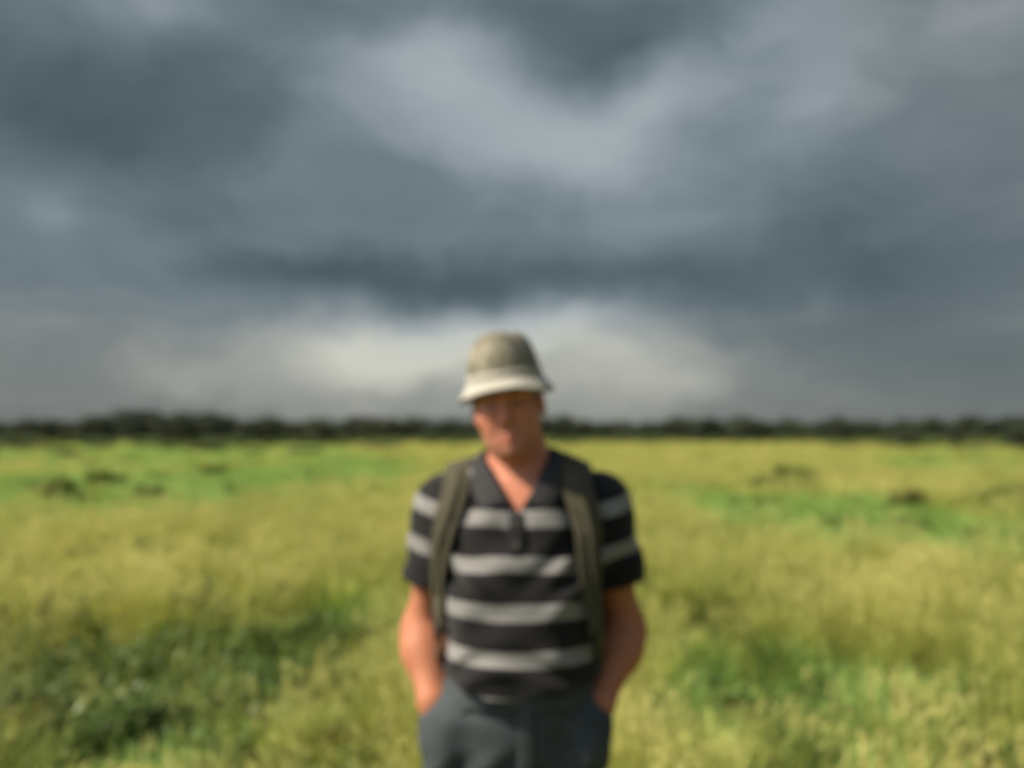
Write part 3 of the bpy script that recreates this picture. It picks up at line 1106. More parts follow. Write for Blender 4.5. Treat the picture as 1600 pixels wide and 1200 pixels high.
# ---- skin: one continuous body
B = Solid()
B.add(lambda Pn: d_loft(Pn, BODY_C, [(z, a - (0.012 if z < 1.42 else 0), f_ - (0.020 if z < 1.2 else 0.008 if z < 1.42 else 0), bk - (0.01 if z < 1.42 else 0)) for (z, a, f_, bk) in [(0.785, 0.09, 0.085, 0.08), (0.83, 0.140, 0.120, 0.115)] + TORSO[2:]]), (MX - 0.2, MY - 0.19, 0.74), (MX + 0.2, MY + 0.15, 1.60), 0.03)
for s in (-1, 1):
    A = ARMS[s]
    B.ell(A['sh'] + v3(-s * 0.012, 0, 0.0), (0.060, 0.062, 0.066), 0.05)
    B.cone((MX + s * 0.045, MY + 0.03, 1.512), A['sh'] + v3(-s * 0.03, 0, 0.03), 0.034, 0.038, 0.05)
    B.cone(A['sh'], A['el'], 0.052, 0.037, 0.04)
    mid = A['el'] * 0.68 + A['wr'] * 0.32 + v3(s * 0.004, 0, 0)
    B.cone(A['el'], mid, 0.037, 0.039, 0.05)
    B.cone(mid, A['wr'], 0.039, 0.027, 0.05)
    B.ell(A['el'] + v3(s * 0.003, 0.012, 0.0), (0.026, 0.024, 0.034), 0.04)
    # hand down in the pocket: palm, four bent fingers and the thumb
    wr, ha = A['wr'], A['ha']
    B.cone(wr, ha, 0.027, 0.026, 0.02)
    B.ell(ha, (0.018, 0.036, 0.042), 0.02)
    for q, (off, ln) in enumerate(((-0.030, 0.060), (-0.010, 0.070), (0.010, 0.066), (0.029, 0.052))):
        k0 = ha + v3(0, off, -0.030)
        k1 = k0 + v3(-s * 0.010, 0.004, -ln * 0.45)
        k2 = k1 + v3(-s * 0.024, 0.010, -ln * 0.25)
        B.cone(k0, k1, 0.0095, 0.0088, 0.006)
        B.cone(k1, k2, 0.0088, 0.0078, 0.004)
    t0 = wr * 0.3 + ha * 0.7 + v3(-s * 0.006, -0.022, 0)
    B.cone(t0, t0 + v3(-s * 0.016, -0.010, -0.026), 0.012, 0.0105, 0.008)
    B.cone(t0 + v3(-s * 0.016, -0.010, -0.026), t0 + v3(-s * 0.030, -0.006, -0.048), 0.0105, 0.009, 0.004)
    # legs and feet
    hip, kn, an = v3(MX - 0.015 + s * 0.088, MY, 0.84), v3(MX - 0.01 + s * 0.112, MY - 0.01, 0.50), v3(MX + s * 0.125, MY + 0.015, 0.09)
    B.cone(hip, kn, 0.078, 0.056, 0.05)
    B.cone(kn, (kn * 0.6 + an * 0.4) + v3(0, 0.018, 0), 0.054, 0.056, 0.03)
    B.cone((kn * 0.6 + an * 0.4) + v3(0, 0.018, 0), an, 0.056, 0.036, 0.03)
    B.cone(an, an + v3(s * 0.02, -0.15, -0.05), 0.036, 0.026, 0.03)
# neck and head (head coordinates: x to the picture's right, -y the face, z up; the eyes lie on z = 0)
neck0 = v3(MX - 0.004, MY + 0.018, 1.47)
neck1 = HEAD_C + HR @ v3(0, 0.030, -0.055)
B.cone(neck0, neck1, 0.056, 0.053, 0.035)
HD = Solid()
H = lambda c_, r_, k_=0.02, op='add': HD.ell(c_, r_, k_, op, HM)
HC = lambda a, b_, ra, rb, k_=0.012, op='add': HD.cone(a, b_, ra, rb, k_, op, HM)
H((0, 0.016, 0.042), (0.075, 0.098, 0.084), 0.03)
H((0, -0.022, -0.040), (0.059, 0.066, 0.084), 0.04)
H((0, -0.064, -0.101), (0.026, 0.023, 0.020), 0.028)
H((0, -0.026, -0.102), (0.034, 0.042, 0.020), 0.03)
for s in (-1, 1):
    H((s * 0.043, -0.002, -0.066), (0.018, 0.026, 0.030), 0.03)
    H((s * 0.040, -0.052, -0.027), (0.027, 0.028, 0.026), 0.03)
    H((s * 0.028, -0.054, -0.068), (0.018, 0.022, 0.024), 0.03)
    HC((s * 0.012, -0.090, 0.021), (s * 0.046, -0.073, 0.020), 0.0115, 0.0105, 0.016)
    H((s * 0.0315, -0.094, -0.001), (0.019, 0.013, 0.0125), 0.014, 'sub')
    H((s * 0.0315, -0.0715, 0.000), (0.0150, 0.0150, 0.0140), 0.006)
    H((s * 0.0315, -0.0880, -0.0005), (0.0132, 0.012, 0.0048), 0.003, 'sub')
    HC((s * 0.020, -0.0895, -0.013), (s * 0.042, -0.080, -0.012), 0.0045, 0.0045, 0.008)
    H((s * 0.0115, -0.0905, -0.0375), (0.0062, 0.0088, 0.0062), 0.008)
    H((s * 0.0062, -0.0965, -0.0445), (0.0034, 0.0045, 0.0032), 0.003, 'sub')
    H((s * 0.0755, 0.010, -0.010), (0.0090, 0.0180, 0.0300), 0.008)
    H((s * 0.0815, 0.005, -0.006), (0.0060, 0.0100, 0.0160), 0.004, 'sub')
    HC((s * 0.020, -0.0945, -0.043), (s * 0.036, -0.0855, -0.072), 0.0022, 0.0015, 0.012, 'sub')
HC((0, -0.0865, 0.014), (0, -0.0985, -0.028), 0.0070, 0.0078, 0.016)
H((0, -0.0990, -0.0335), (0.0098, 0.0085, 0.0085), 0.012)
for s in (-1, 1):
    HC((s * 0.0265, -0.0745, -0.0712), (0, -0.0850, -0.0700), 0.0028, 0.0045, 0.008)
    HC((s * 0.0240, -0.0745, -0.0750), (0, -0.0840, -0.0800), 0.0030, 0.0055, 0.008)
    HC((s * 0.0240, -0.0840, -0.0728), (0, -0.0922, -0.0746), 0.0008, 0.0016, 0.004, 'sub')

B.add(HD.at, HEAD_C - v3(0.10, 0.12, 0.15), HEAD_C + v3(0.10, 0.13, 0.14), 0.014)

xs = axis((MX - 0.33, -0.105, 0.006), (-0.105, 0.105, 0.0022), (0.105, MX + 0.33, 0.006))
ys = axis((MY - 0.24, MY - 0.16, 0.006), (MY - 0.16, MY + 0.02, 0.0022), (MY + 0.02, MY + 0.20, 0.006))
zs = axis((0.0, 0.86, 0.012), (0.86, 1.50, 0.006), (1.50, 1.82, 0.0022))
BV, BF = nets(B.grid(xs, ys, zs), xs, ys, zs)
BV = relax(BV, BF, 1, 0.35)
# true skin tones: ruddier nose, cheeks, ears and lips, shaved jaw, sun-tanned forearms
HL = (BV - HEAD_C) @ HR
bump_ = lambda c_, s_: np.exp(-(((HL - np.array(c_)) / np.array(s_)) ** 2).sum(-1))
red = 0.9 * bump_((0, -0.108, -0.030), (0.016, 0.02, 0.02)) + 0.6 * (bump_((0.045, -0.07, -0.03), (0.025, 0.03, 0.022)) + bump_((-0.045, -0.07, -0.03), (0.025, 0.03, 0.022)))
red += 0.5 * (bump_((0.083, 0.006, -0.01), (0.012, 0.03, 0.04)) + bump_((-0.083, 0.006, -0.01), (0.012, 0.03, 0.04)))
lip = bump_((0, -0.088, -0.0695), (0.022, 0.02, 0.0042)) + bump_((0, -0.088, -0.0805), (0.018, 0.02, 0.0055))
jaw = bump_((0, -0.06, -0.095), (0.075, 0.09, 0.035)) * (1 - np.clip(lip, 0, 1))
jaw = np.clip(jaw + 0.7 * bump_((0, -0.095, -0.056), (0.03, 0.03, 0.008)), 0, 1) * (HL[:, 2] < -0.03)
base = np.array([0.55, 0.232, 0.150])
col_ = np.repeat(base[None], len(BV), 0)
mixc = lambda c0, c1, w: c0 + (np.array(c1) - c0) * np.clip(w, 0, 1)[:, None]
arm = np.clip((1.34 - BV[:, 2]) / 0.08, 0, 1)
col_ = mixc(col_, (0.39, 0.160, 0.085), arm * 0.9)
col_ = mixc(col_, (0.46, 0.165, 0.110), red * 0.9)
col_ = mixc(col_, (0.24, 0.125, 0.085), jaw * 0.55)
col_ = mixc(col_, (0.33, 0.105, 0.085), lip * 0.8)
skin, t, out = new_mat('skin')
ca = t.add('ShaderNodeAttribute', attribute_name='tone')
tcn = t.add('ShaderNodeTexCoord')
mott = t.noise(tcn.outputs['Object'], 45, 4, 0.6)
cc = t.mix(t.maprange(mott, 0.3, 0.75, 0.0, 0.5), ca.outputs['Color'], t.mix(1.0, ca.outputs['Color'], (0.80, 0.62, 0.58), 'MULTIPLY'))
p = t.add('ShaderNodeBsdfPrincipled')
t.put(p.inputs['Base Color'], cc)
p.inputs['Roughness'].default_value = 0.6
p.inputs['Specular IOR Level'].default_value = 0.25
p.inputs['Subsurface Weight'].default_value = 0.12
p.inputs['Subsurface Radius'].default_value = (1.0, 0.35, 0.2)
p.inputs['Subsurface Scale'].default_value = 0.006
b = t.add('ShaderNodeBump')
b.inputs['Strength'].default_value = 0.2
b.inputs['Distance'].default_value = 0.0012
t.put(b.inputs['Height'], t.noise(tcn.outputs['Object'], 420, 3, 0.6))
t.put(p.inputs['Normal'], b.outputs[0])
t.l.new(p.outputs[0], out.inputs[0])

person = empty('person', (MX, MY, 0.0), label='man in a khaki sun hat and striped dark shirt, hands in his pockets', category='person')
bpy.context.view_layer.update()


def part(name, me, parent, mat=None):
    """part whose mesh is written in world coordinates"""
    o = bpy.data.objects.new(name, me)
    COL.objects.link(o)
    root = parent
    o.parent = parent
    o.matrix_parent_inverse = Matrix.Translation(-Vector((MX, MY, 0.0)))
    if parent.parent is not None:
        o.matrix_parent_inverse = Matrix.Identity(4)
    if mat and not me.materials:
        me.materials.append(mat)
    return o


part('body', mesh_from('body', BV, BF, {'tone': col_}), person, skin)

# eyes
eye_m, t, out = new_mat('eye')
tcn = t.add('ShaderNodeTexCoord')
dd = t.vmath('LENGTH', t.vmath('SUBTRACT', tcn.outputs['Object'], (0, 0, 0)))
at = t.add('ShaderNodeAttribute', attribute_name='radius')
p = t.add('ShaderNodeBsdfPrincipled')
t.put(p.inputs['Base Color'], t.ramp(at.outputs['Fac'], [(0.0, (0.008, 0.008, 0.008)), (0.2, (0.01, 0.01, 0.01)), (0.24, (0.10, 0.07, 0.04)),
                                                        (0.44, (0.06, 0.04, 0.025)), (0.50, (0.62, 0.56, 0.52)), (1.0, (0.55, 0.42, 0.38))]))
p.inputs['Roughness'].default_value = 0.12
t.l.new(p.outputs[0], out.inputs[0])


def ellipsoid_mesh(name, c_, r_, nu=20, nv=12, M=None):
    V, F = [], []
    for j in range(nv + 1):
        ph = math.pi * j / nv
        for i in range(nu):
            th = 2 * math.pi * i / nu
            V.append((math.sin(ph) * math.cos(th) * r_[0], math.sin(ph) * math.sin(th) * r_[1], math.cos(ph) * r_[2]))
    for j in range(nv):
        for i in range(nu):
            i2 = (i + 1) % nu
            F.append((j * nu + i, (j + 1) * nu + i, (j + 1) * nu + i2, j * nu + i2))
    V = np.array(V) + np.array(c_)
    if M:
        V = V @ M[0].T + M[1]
    return V, F


for s in (-1, 1):
    c_ = v3(s * 0.0315, -0.0715, 0.0)
    V, F = ellipsoid_mesh('eye', c_, (0.0128, 0.0128, 0.0128), 24, 16, HM)
    vl = (V - HEAD_C) @ HR - c_
    rad_ = np.where(vl[:, 1] < 0, np.hypot(vl[:, 0], vl[:, 2]) / 0.0128, 1.0)
    part('eye', mesh_from('eye', V, F, {'radius': rad_}), person, eye_m)

# eyebrows and short hair under the hat
hair_m = plain_mat('hair', (0.045, 0.034, 0.025), (0.11, 0.090, 0.070), 90, 0.7, 0.6, 300)
for s in (-1, 1):
    st = Strips()
    for i in range(130):
        u = U(0, 1)
        q = v3(s * (0.013 + 0.036 * u), -0.0995 + 0.022 * u * u, 0.0180 + 0.004 * math.sin(u * 2.4) + U(-0.0035, 0.0035))
        st.blade(q, (0 if s > 0 else math.pi) + U(-0.5, 0.2) * s, U(0.006, 0.011), 0.0011, U(0.9, 1.4), 0.2, 2, 0.5)
    V = np.array(st.V) @ HR.T + HEAD_C
    V = V + HD.normal(V) * np.maximum(0.0022 - HD.at(V), 0)[:, None]
    part('eyebrow', mesh_from('eyebrow', V, st.F), person, hair_m)
hs = Solid()
hs.ell((0, 0.022, 0.036), (0.0825, 0.098, 0.088), 0.01, 'add', HM)
hs.add(lambda Pn: d_cone(Pn, neck0 + v3(0, 0.01, 0.05), neck1 + v3(0, 0.012, 0), 0.064, 0.066), neck0 - 0.1, neck1 + 0.1, 0.03)
hx, hy, hz = axis((-0.12, 0.12, 0.0035)), axis((MY - 0.14, MY + 0.12, 0.0035)), axis((1.50, 1.80, 0.0035))
hf = folds(31, 14, 300, 700, 0.0014, (1, 1, 0.25))
hd = hs.grid(hx, hy, hz)
hg = np.stack(np.meshgrid(hx, hy, hz, indexing='ij'), -1)
hd = hd + hf(hg)
HV, HF = nets(hd.astype(np.float32), hx, hy, hz)
hl = (HV - HEAD_C) @ HR
line = np.interp(hl[:, 1], [-0.12, -0.05, -0.038, -0.024, -0.008, 0.02, 0.05, 0.12], [0.06, 0.05, 0.015, -0.012, 0.020, 0.022, -0.045, -0.058])
HV, HF = clip(HV, HF, np.maximum(line - hl[:, 2], hl[:, 2] - 0.075))
part('hair', mesh_from('hair', HV, HF), person, hair_m)

# ---- shirt
SH = Solid()
fold_a = folds(3, 10, 16, 38, 0.0092, (1.0, 1.0, 0.8))
fold_b = folds(4, 10, 45, 95, 0.0022, (0.9, 1.0, 1.2))
SHIRT = [(z, a + (0.004 if z < 1.2 else 0), f_ + (0.004 if z < 1.25 else 0), bk) for (z, a, f_, bk) in TORSO]
SH.add(lambda Pn: d_loft(Pn, BODY_C, SHIRT, 0.015), (MX - 0.22, MY - 0.21, 0.74), (MX + 0.22, MY + 0.17, 1.62), 0.03)
for s in (-1, 1):
    A = ARMS[s]
    SH.ell(A['sh'] + v3(-s * 0.008, 0, 0.002), (0.072, 0.074, 0.076), 0.05)
    SH.cone((MX + s * 0.05, MY + 0.025, 1.508), A['sh'] + v3(-s * 0.03, 0, 0.03), 0.046, 0.052, 0.06)
    SH.cone(A['sh'], A['sh'] + (A['el'] - A['sh']) * 0.68, 0.066, 0.069, 0.035)


def shirt_fold(Pn):
    x = (Pn[..., 0] - MX)
    z = Pn[..., 2]
    f_ = fold_a(Pn) + fold_b(Pn)
    # drag lines from armpits across the chest and slack above the hem
    for s in (-1, 1):
        u = (s * x - 0.13) * 0.75 + (z - 1.32) * 0.65
        v_ = (s * x - 0.13) * -0.65 + (z - 1.32) * 0.75
        f_ = f_ + 0.0080 * np.sin(v_ * 105 + 1.5 * s) * np.exp(-(u / 0.09) ** 2 - (v_ / 0.07) ** 2)
    f_ = f_ + 0.005 * np.sin(z * 95 + 14 * x * x * 20 + 2 * np.sin(x * 17)) * np.exp(-((z - 1.11) / 0.05) ** 2)
    return np.clip(f_, -0.02, 0.009)


sx1 = axis((MX - 0.36, MX + 0.36, 0.0052))
sy1 = axis((MY - 0.24, MY + 0.22, 0.0052))
sz1 = axis((0.96, 1.62, 0.0052))
sdv = SH.grid(sx1, sy1, sz1)
g_ = np.stack(np.meshgrid(sx1, sy1, sz1, indexing='ij'), -1).astype(np.float32)
near = np.abs(sdv) < 0.03
sdv[near] += shirt_fold(g_[near].astype(float)).astype(np.float32)
SV, SF = nets(sdv, sx1, sy1, sz1)
SV = relax(SV, SF, 2, 0.4)


def sleeve_w(Pn, s):
    A = ARMS[s]
    ax = (A['el'] - A['sh']) / np.linalg.norm(A['el'] - A['sh'])
    return (Pn - A['sh']) @ ax


# hem, sleeve ends, neck opening
xr = SV[:, 0] - MX
hem = (1.060 + 0.022 * (np.abs(xr + 0.01) / 0.16) ** 2 + 0.004 * np.sin(xr * 30) + 0.02 * (SV[:, 1] > MY)) - SV[:, 2]
torso_d = d_loft(SV, BODY_C, SHIRT, 0.015)
fm = np.minimum(np.where(xr < 0, sleeve_w(SV, -1), sleeve_w(SV, 1)) - 0.160, np.minimum(np.minimum(torso_d + shirt_fold(SV) - 0.007, np.abs(xr) - 0.12), SV[:, 2] - 1.14))
SV1, SF1 = clip(SV, SF, np.maximum(hem, fm))


def neck_hole(Vn):
    x = np.abs(Vn[:, 0] - MX + 0.012)
    y = Vn[:, 1] - MY
    z = Vn[:, 2]
    ring = z - (1.528 + 0.16 * np.clip(y, -0.02, 0.1))               # round the neck
    vee = np.where(y < 0, (1.428 + 1.55 * x) - z, 1.0)                # open placket
    return -np.minimum(np.where(y < 0, vee, 1.0), -ring)


nh = neck_hole(SV1)
SV1, SF1 = clip(SV1, SF1, nh)
# stripes run level round the body and round the sleeves
xr = SV1[:, 0] - MX
td = d_loft(SV1, BODY_C, SHIRT, 0.015)
seam = np.minimum(np.abs(xr) - (0.148 + 0.2 * np.clip(1.44 - SV1[:, 2], 0, 0.15)), td - 0.003 + 1.2 * np.maximum(SV1[:, 2] - 1.30, 0))
sl_c = np.where(xr < 0, sleeve_w(SV1, -1), sleeve_w(SV1, 1))
stripe_b = (SV1[:, 2] - 1.139 + folds(77, 6, 9, 22, 0.0035)(SV1) + 0.35 * shirt_fold(SV1)) / 0.0935
stripe_s = np.maximum((0.072 - sl_c) / 0.094, -0.6)
shirt_m, t, out = new_mat('striped_jersey')
sb_ = t.add('ShaderNodeAttribute', attribute_name='stripe_b')
ss_ = t.add('ShaderNodeAttribute', attribute_name='stripe_s')
se_ = t.add('ShaderNodeAttribute', attribute_name='seam')
on_ = t.math('GREATER_THAN', se_.outputs['Fac'], 0.0)
str_ = t.math('ADD', t.math('MULTIPLY', ss_.outputs['Fac'], on_), t.math('MULTIPLY', sb_.outputs['Fac'], t.math('SUBTRACT', 1.0, on_)))
tcn = t.add('ShaderNodeTexCoord')
ph = t.math('FRACT', t.math('ADD', str_, 10.5))
dist_ = t.math('ABSOLUTE', t.math('SUBTRACT', ph, 0.5))
mask = t.maprange(dist_, 0.170, 0.190, 1.0, 0.0)
fz = t.noise(tcn.outputs['Object'], 160, 4, 0.65)
dk = t.mix(fz, (0.005, 0.005, 0.006), (0.010, 0.010, 0.011))
lt = t.mix(fz, (0.17, 0.169, 0.167), (0.24, 0.238, 0.233))
p = t.add('ShaderNodeBsdfPrincipled')
t.put(p.inputs['Base Color'], t.mix(mask, dk, lt))
p.inputs['Roughness'].default_value = 0.85
p.inputs['Specular IOR Level'].default_value = 0.2
p.inputs['Sheen Weight'].default_value = 0.12
p.inputs['Sheen Roughness'].default_value = 0.5
wv = t.add('ShaderNodeTexWave', wave_type='BANDS', bands_direction='Z')
t.put(wv.inputs['Vector'], tcn.outputs['Object'])
wv.inputs['Scale'].default_value = 180
wv.inputs['Distortion'].default_value = 1.5
b = t.add('ShaderNodeBump')
b.inputs['Strength'].default_value = 0.25
b.inputs['Distance'].default_value = 0.0015
t.put(b.inputs['Height'], t.math('MULTIPLY_ADD', t.noise(tcn.outputs['Object'], 300, 3, 0.6), 0.8, wv.outputs['Fac']))
t.put(p.inputs['Normal'], b.outputs[0])
t.l.new(p.outputs[0], out.inputs[0])
shirt = part('shirt', mesh_from('shirt', SV1, SF1, {'stripe_b': stripe_b, 'stripe_s': stripe_s, 'seam': seam}), person, shirt_m)
md = shirt.modifiers.new('thickness', 'SOLIDIFY')
md.thickness = 0.003
md.offset = -1
dark_cloth = plain_mat('dark_ribbing', (0.012, 0.012, 0.013), (0.018, 0.018, 0.019), 20, 0.85, 0.2, 800, 0.2)
collar_cloth = plain_mat('collar_cloth', (0.030, 0.030, 0.032), (0.038, 0.038, 0.040), 20, 0.85, 0.2, 800, 0.2)


def shirt_at(Pn):
    return SH.at(Pn) + shirt_fold(Pn)


def front_y(x, z):
    """where the shirt front lies under a point (x, z)"""
    y = MY - 0.32
    for _ in range(40):
        y += float(SH.at(v3(x, y, z)[None])[0]) * 0.8
    return y


def ribbon(paths, name, parent, mat, thick=0.003, bulge=0.0):
    """surface through rows of points, thickened"""
    n, m_ = len(paths), len(paths[0])
    V = np.array(paths).reshape(-1, 3)
    F = [(i * m_ + j, (i + 1) * m_ + j, (i + 1) * m_ + j + 1, i * m_ + j + 1) for i in range(n - 1) for j in range(m_ - 1)]
    o = part(name, mesh_from(name, V, F), parent, mat)
    md_ = o.modifiers.new('thickness', 'SOLIDIFY')
    md_.thickness = thick
    md_.offset = 0
    sb = o.modifiers.new('smooth', 'SUBSURF')
    sb.levels = sb.render_levels = 1
    return o


def resample(pts, n):
    """smooth curve through the points"""
    pts = np.array(pts, float)
    t_ = np.concatenate([[0], np.cumsum(np.linalg.norm(np.diff(pts, axis=0), axis=1))])
    q = np.linspace(0, t_[-1], n)
    o = np.stack([np.interp(q, t_, pts[:, i]) for i in range(3)], -1)
    for _ in range(max(2, n // (len(pts) * 2))):
        o[1:-1] = 0.25 * o[:-2] + 0.5 * o[1:-1] + 0.25 * o[2:]
    return o


# collar: a leaf on each side, standing at the neck and folded over
CX = MX - 0.012
for s in (-1, 1):
    foldp = [(CX + s * 0.020, None, 1.458), (CX + s * 0.040, None, 1.493), (CX + s * 0.060, MY - 0.058, 1.530), (CX + s * 0.074, MY - 0.012, 1.553),
             (CX + s * 0.070, MY + 0.045, 1.572), (CX + s * 0.040, MY + 0.082, 1.580), (CX, MY + 0.090, 1.582)]
    outp = [(CX + s * 0.072, None, 1.436), (CX + s * 0.092, None, 1.462), (CX + s * 0.108, None, 1.484), (CX + s * 0.118, MY - 0.005, 1.512),
            (CX + s * 0.105, MY + 0.06, 1.520), (CX + s * 0.060, MY + 0.115, 1.525), (CX, MY + 0.125, 1.526)]
    fix = lambda L_, off: np.array([(x, (front_y(x, z) - off) if y is None else y, z) for (x, y, z) in L_])
    fp = resample(fix(foldp, 0.012), 22)
    op_ = resample(fix(outp, 0.004), 22)
    opj = SH.project(op_.copy(), 0.0065, 4)
    op_[:] = opj
    ip_ = fp.copy()
    ip_[:, 2] -= 0.030
    cen = np.array([CX, MY + 0.015])
    ip_[:, :2] = cen + (ip_[:, :2] - cen) * 1.0
    rows = [ip_, ip_ * 0.4 + fp * 0.6, fp + v3(0, 0, 0.001)]
    for q in (0.12, 0.35, 0.65, 1.0):
        r_ = fp * (1 - q) + op_ * q
        if q < 1:
            need = 0.006 + 0.005 * math.sin(q * math.pi)
            d_ = SH.at(r_)
            r_ = r_ + SH.normal(r_) * np.maximum(need - d_, 0)[:, None]
        rows.append(r_)
    ribbon(rows, 'collar', shirt, collar_cloth, 0.0032)

# placket under the opening, with buttons
rows = []
for j in range(5):
    x = CX + (j / 4 - 0.5) * 0.034
    rows.append([v3(x, front_y(x, z) - 0.0045 - (0.001 if j in (1, 2, 3) else 0), z) for z in np.linspace(1.434, 1.345, 9)])
ribbon(rows, 'placket', shirt, dark_cloth, 0.003)
btn = plain_mat('button', (0.10, 0.095, 0.09), (0.14, 0.13, 0.12), 30, 0.35, 0)
for z in (1.415, 1.368):
    V, F = ellipsoid_mesh('button', (CX, front_y(CX, z) - 0.008, z), (0.0055, 0.0022, 0.0055), 14, 8)
    part('button', mesh_from('button', V, F), shirt, btn)
# sleeve bands
for s in (-1, 1):
    A = ARMS[s]
    ax = (A['el'] - A['sh']) / np.linalg.norm(A['el'] - A['sh'])
    e1 = np.cross(ax, v3(0, 1, 0)); e1 /= np.linalg.norm(e1)
    e2 = np.cross(ax, e1)
    rows = []
    for q in (0.145, 0.1525, 0.1605):
        ring = []
        for th in np.linspace(0, 2 * math.pi, 41):
            c0 = A['sh'] + ax * q
            d = e1 * math.cos(th) + e2 * math.sin(th)
            r_ = 0.066 + (0.070 - 0.066) * q / 0.29
            ring.append(c0 + d * (r_ + 0.0012))
        ring = np.array(ring)
        dd_ = SH.at(ring)
        ring = ring - ((shirt_fold(ring) - 0.0) * 0.6)[:, None] * (ring - (A['sh'] + ax * q)) / 0.07
        rows.append(ring)
    ribbon(rows, 'sleeve_band', shirt, dark_cloth, 0.0035)

# ---- trousers
TR = Solid()
PEL = [(z, a - (0.010 if z > 1.02 else 0), f_ - (0.016 if z > 1.02 else 0.006 if z > 0.95 else 0), bk - (0.006 if z > 1.02 else 0)) for (z, a, f_, bk) in TORSO if z <= 1.16]
PEL = [(0.765, 0.085, 0.070, 0.085), (0.80, 0.135, 0.105, 0.120), (0.84, 0.158, 0.124, 0.135)] + PEL[2:]
TR.add(lambda Pn: d_loft(Pn, BODY_C, PEL, 0.013), (MX - 0.21, MY - 0.2, 0.74), (MX + 0.21, MY + 0.16, 1.16), 0.03)
for s in (-1, 1):
    A = ARMS[s]
    hip, kn, an = v3(MX - 0.016 + s * 0.092, MY, 0.86), v3(MX - 0.01 + s * 0.115, MY - 0.005, 0.50), v3(MX + s * 0.126, MY + 0.02, 0.06)
    TR.cone(hip, kn, 0.099, 0.082, 0.05)
    TR.cone(kn, an, 0.082, 0.080, 0.04)
    TR.ell((MX - 0.014 + s * 0.148, MY - 0.068, 0.94), (0.045, 0.070, 0.095), 0.04)
    TR.cone(A['wr'] * 0.6 + A['ha'] * 0.4, A['ha'], 0.034, 0.042, 0.03)
    # the pocket's mouth
    TR.cone(A['wr'] + v3(s * 0.010, 0.015, 0.045), A['wr'] + v3(-s * 0.002, -0.002, -0.002), 0.032, 0.031, 0.008, 'sub')
TR.cone((MX, MY - 0.02, 0.70), (MX, MY - 0.02, 0.30), 0.012, 0.03, 0.03, 'sub')
tf = folds(8, 10, 16, 40, 0.0032, (1, 1, 0.7))
tf2 = folds(9, 10, 45, 90, 0.0016)
tx, ty, tz = axis((MX - 0.27, MX + 0.27, 0.0058)), axis((MY - 0.23, MY + 0.2, 0.0058)), axis((0.05, 0.75, 0.012), (0.75, 1.14, 0.0052))
td_ = TR.grid(tx, ty, tz)
g_ = np.stack(np.meshgrid(tx, ty, tz, indexing='ij'), -1)
near = np.abs(td_) < 0.03
pn = g_[near]
ex = 0.004 * np.sin((pn[:, 2] + 0.9 * np.abs(pn[:, 0] - MX)) * 75) * np.exp(-((pn[:, 2] - 0.86) / 0.07) ** 2) * (pn[:, 1] < MY)
td_[near] += (tf(pn) + tf2(pn) + ex).astype(np.float32)
TV, TF = nets(td_.astype(np.float32), tx, ty, tz)
TV = relax(TV, TF, 2, 0.4)
TV, TF = clip(TV, TF, TV[:, 2] - 1.075)
TV, TF = clip(TV, TF, 0.075 - TV[:, 2])
trs_m = plain_mat('trouser_cloth', (0.042, 0.052, 0.058), (0.060, 0.072, 0.079), 14, 0.85, 0.12, 700, 0.2)
trousers = part('trousers', mesh_from('trousers', TV, TF), person, trs_m)
md = trousers.modifiers.new('thickness', 'SOLIDIFY')
md.thickness = 0.003
md.offset = -1


def ring_on(sol, z0, off, n=64):
    th = np.linspace(0, 2 * math.pi, n + 1)
    Pn = np.stack([MX + 0.3 * np.cos(th), MY + 0.3 * np.sin(th), np.full(n + 1, z0)], -1)
    c0 = v3(MX, MY, z0)
    for _ in range(40):
        d = sol.at(Pn)
        dr = (c0 - Pn) / np.linalg.norm(c0 - Pn, axis=1, keepdims=True)
        Pn = Pn + dr * ((d - off) * 0.8)[:, None]
    return Pn


PW = Solid()
PW.ops = TR.ops[:1]
ribbon([ring_on(PW, z, 0.004) for z in (1.030, 1.043, 1.058, 1.070)], 'waistband', trousers, trs_m, 0.004)
for s in (-1, 1):
    ln_ = resample([(MX - 0.012 + s * 0.108, MY - 0.15, 1.046), (MX - 0.012 + s * 0.135, MY - 0.13, 1.018), (MX - 0.013 + s * 0.165, MY - 0.105, 0.992), (MX - 0.014 + s * 0.188, MY - 0.06, 0.972)], 16)
    rows = []
    for q in (0.0, 0.006, 0.013):
        rows.append(TR.project(ln_ + v3(-s * 0.5 * q, 0, -0.9 * q), 0.003, 5))
    ribbon(rows, 'pocket_edge', trousers, trs_m, 0.003)
fly = []
for j in range(4):
    x = MX - 0.010 + j * 0.011
    fly.append([v3(x + max(0, 0.83 - z) * -0.2, 0, z) for z in np.linspace(1.055, 0.80, 14)])
for row in fly:
    for q in row:
        y = MY - 0.32
        for _ in range(30):
            y += float(TR.at(v3(q[0], y, q[2])[None])[0]) * 0.8
        q[1] = y - 0.003
ribbon(fly, 'fly', trousers, trs_m, 0.003)

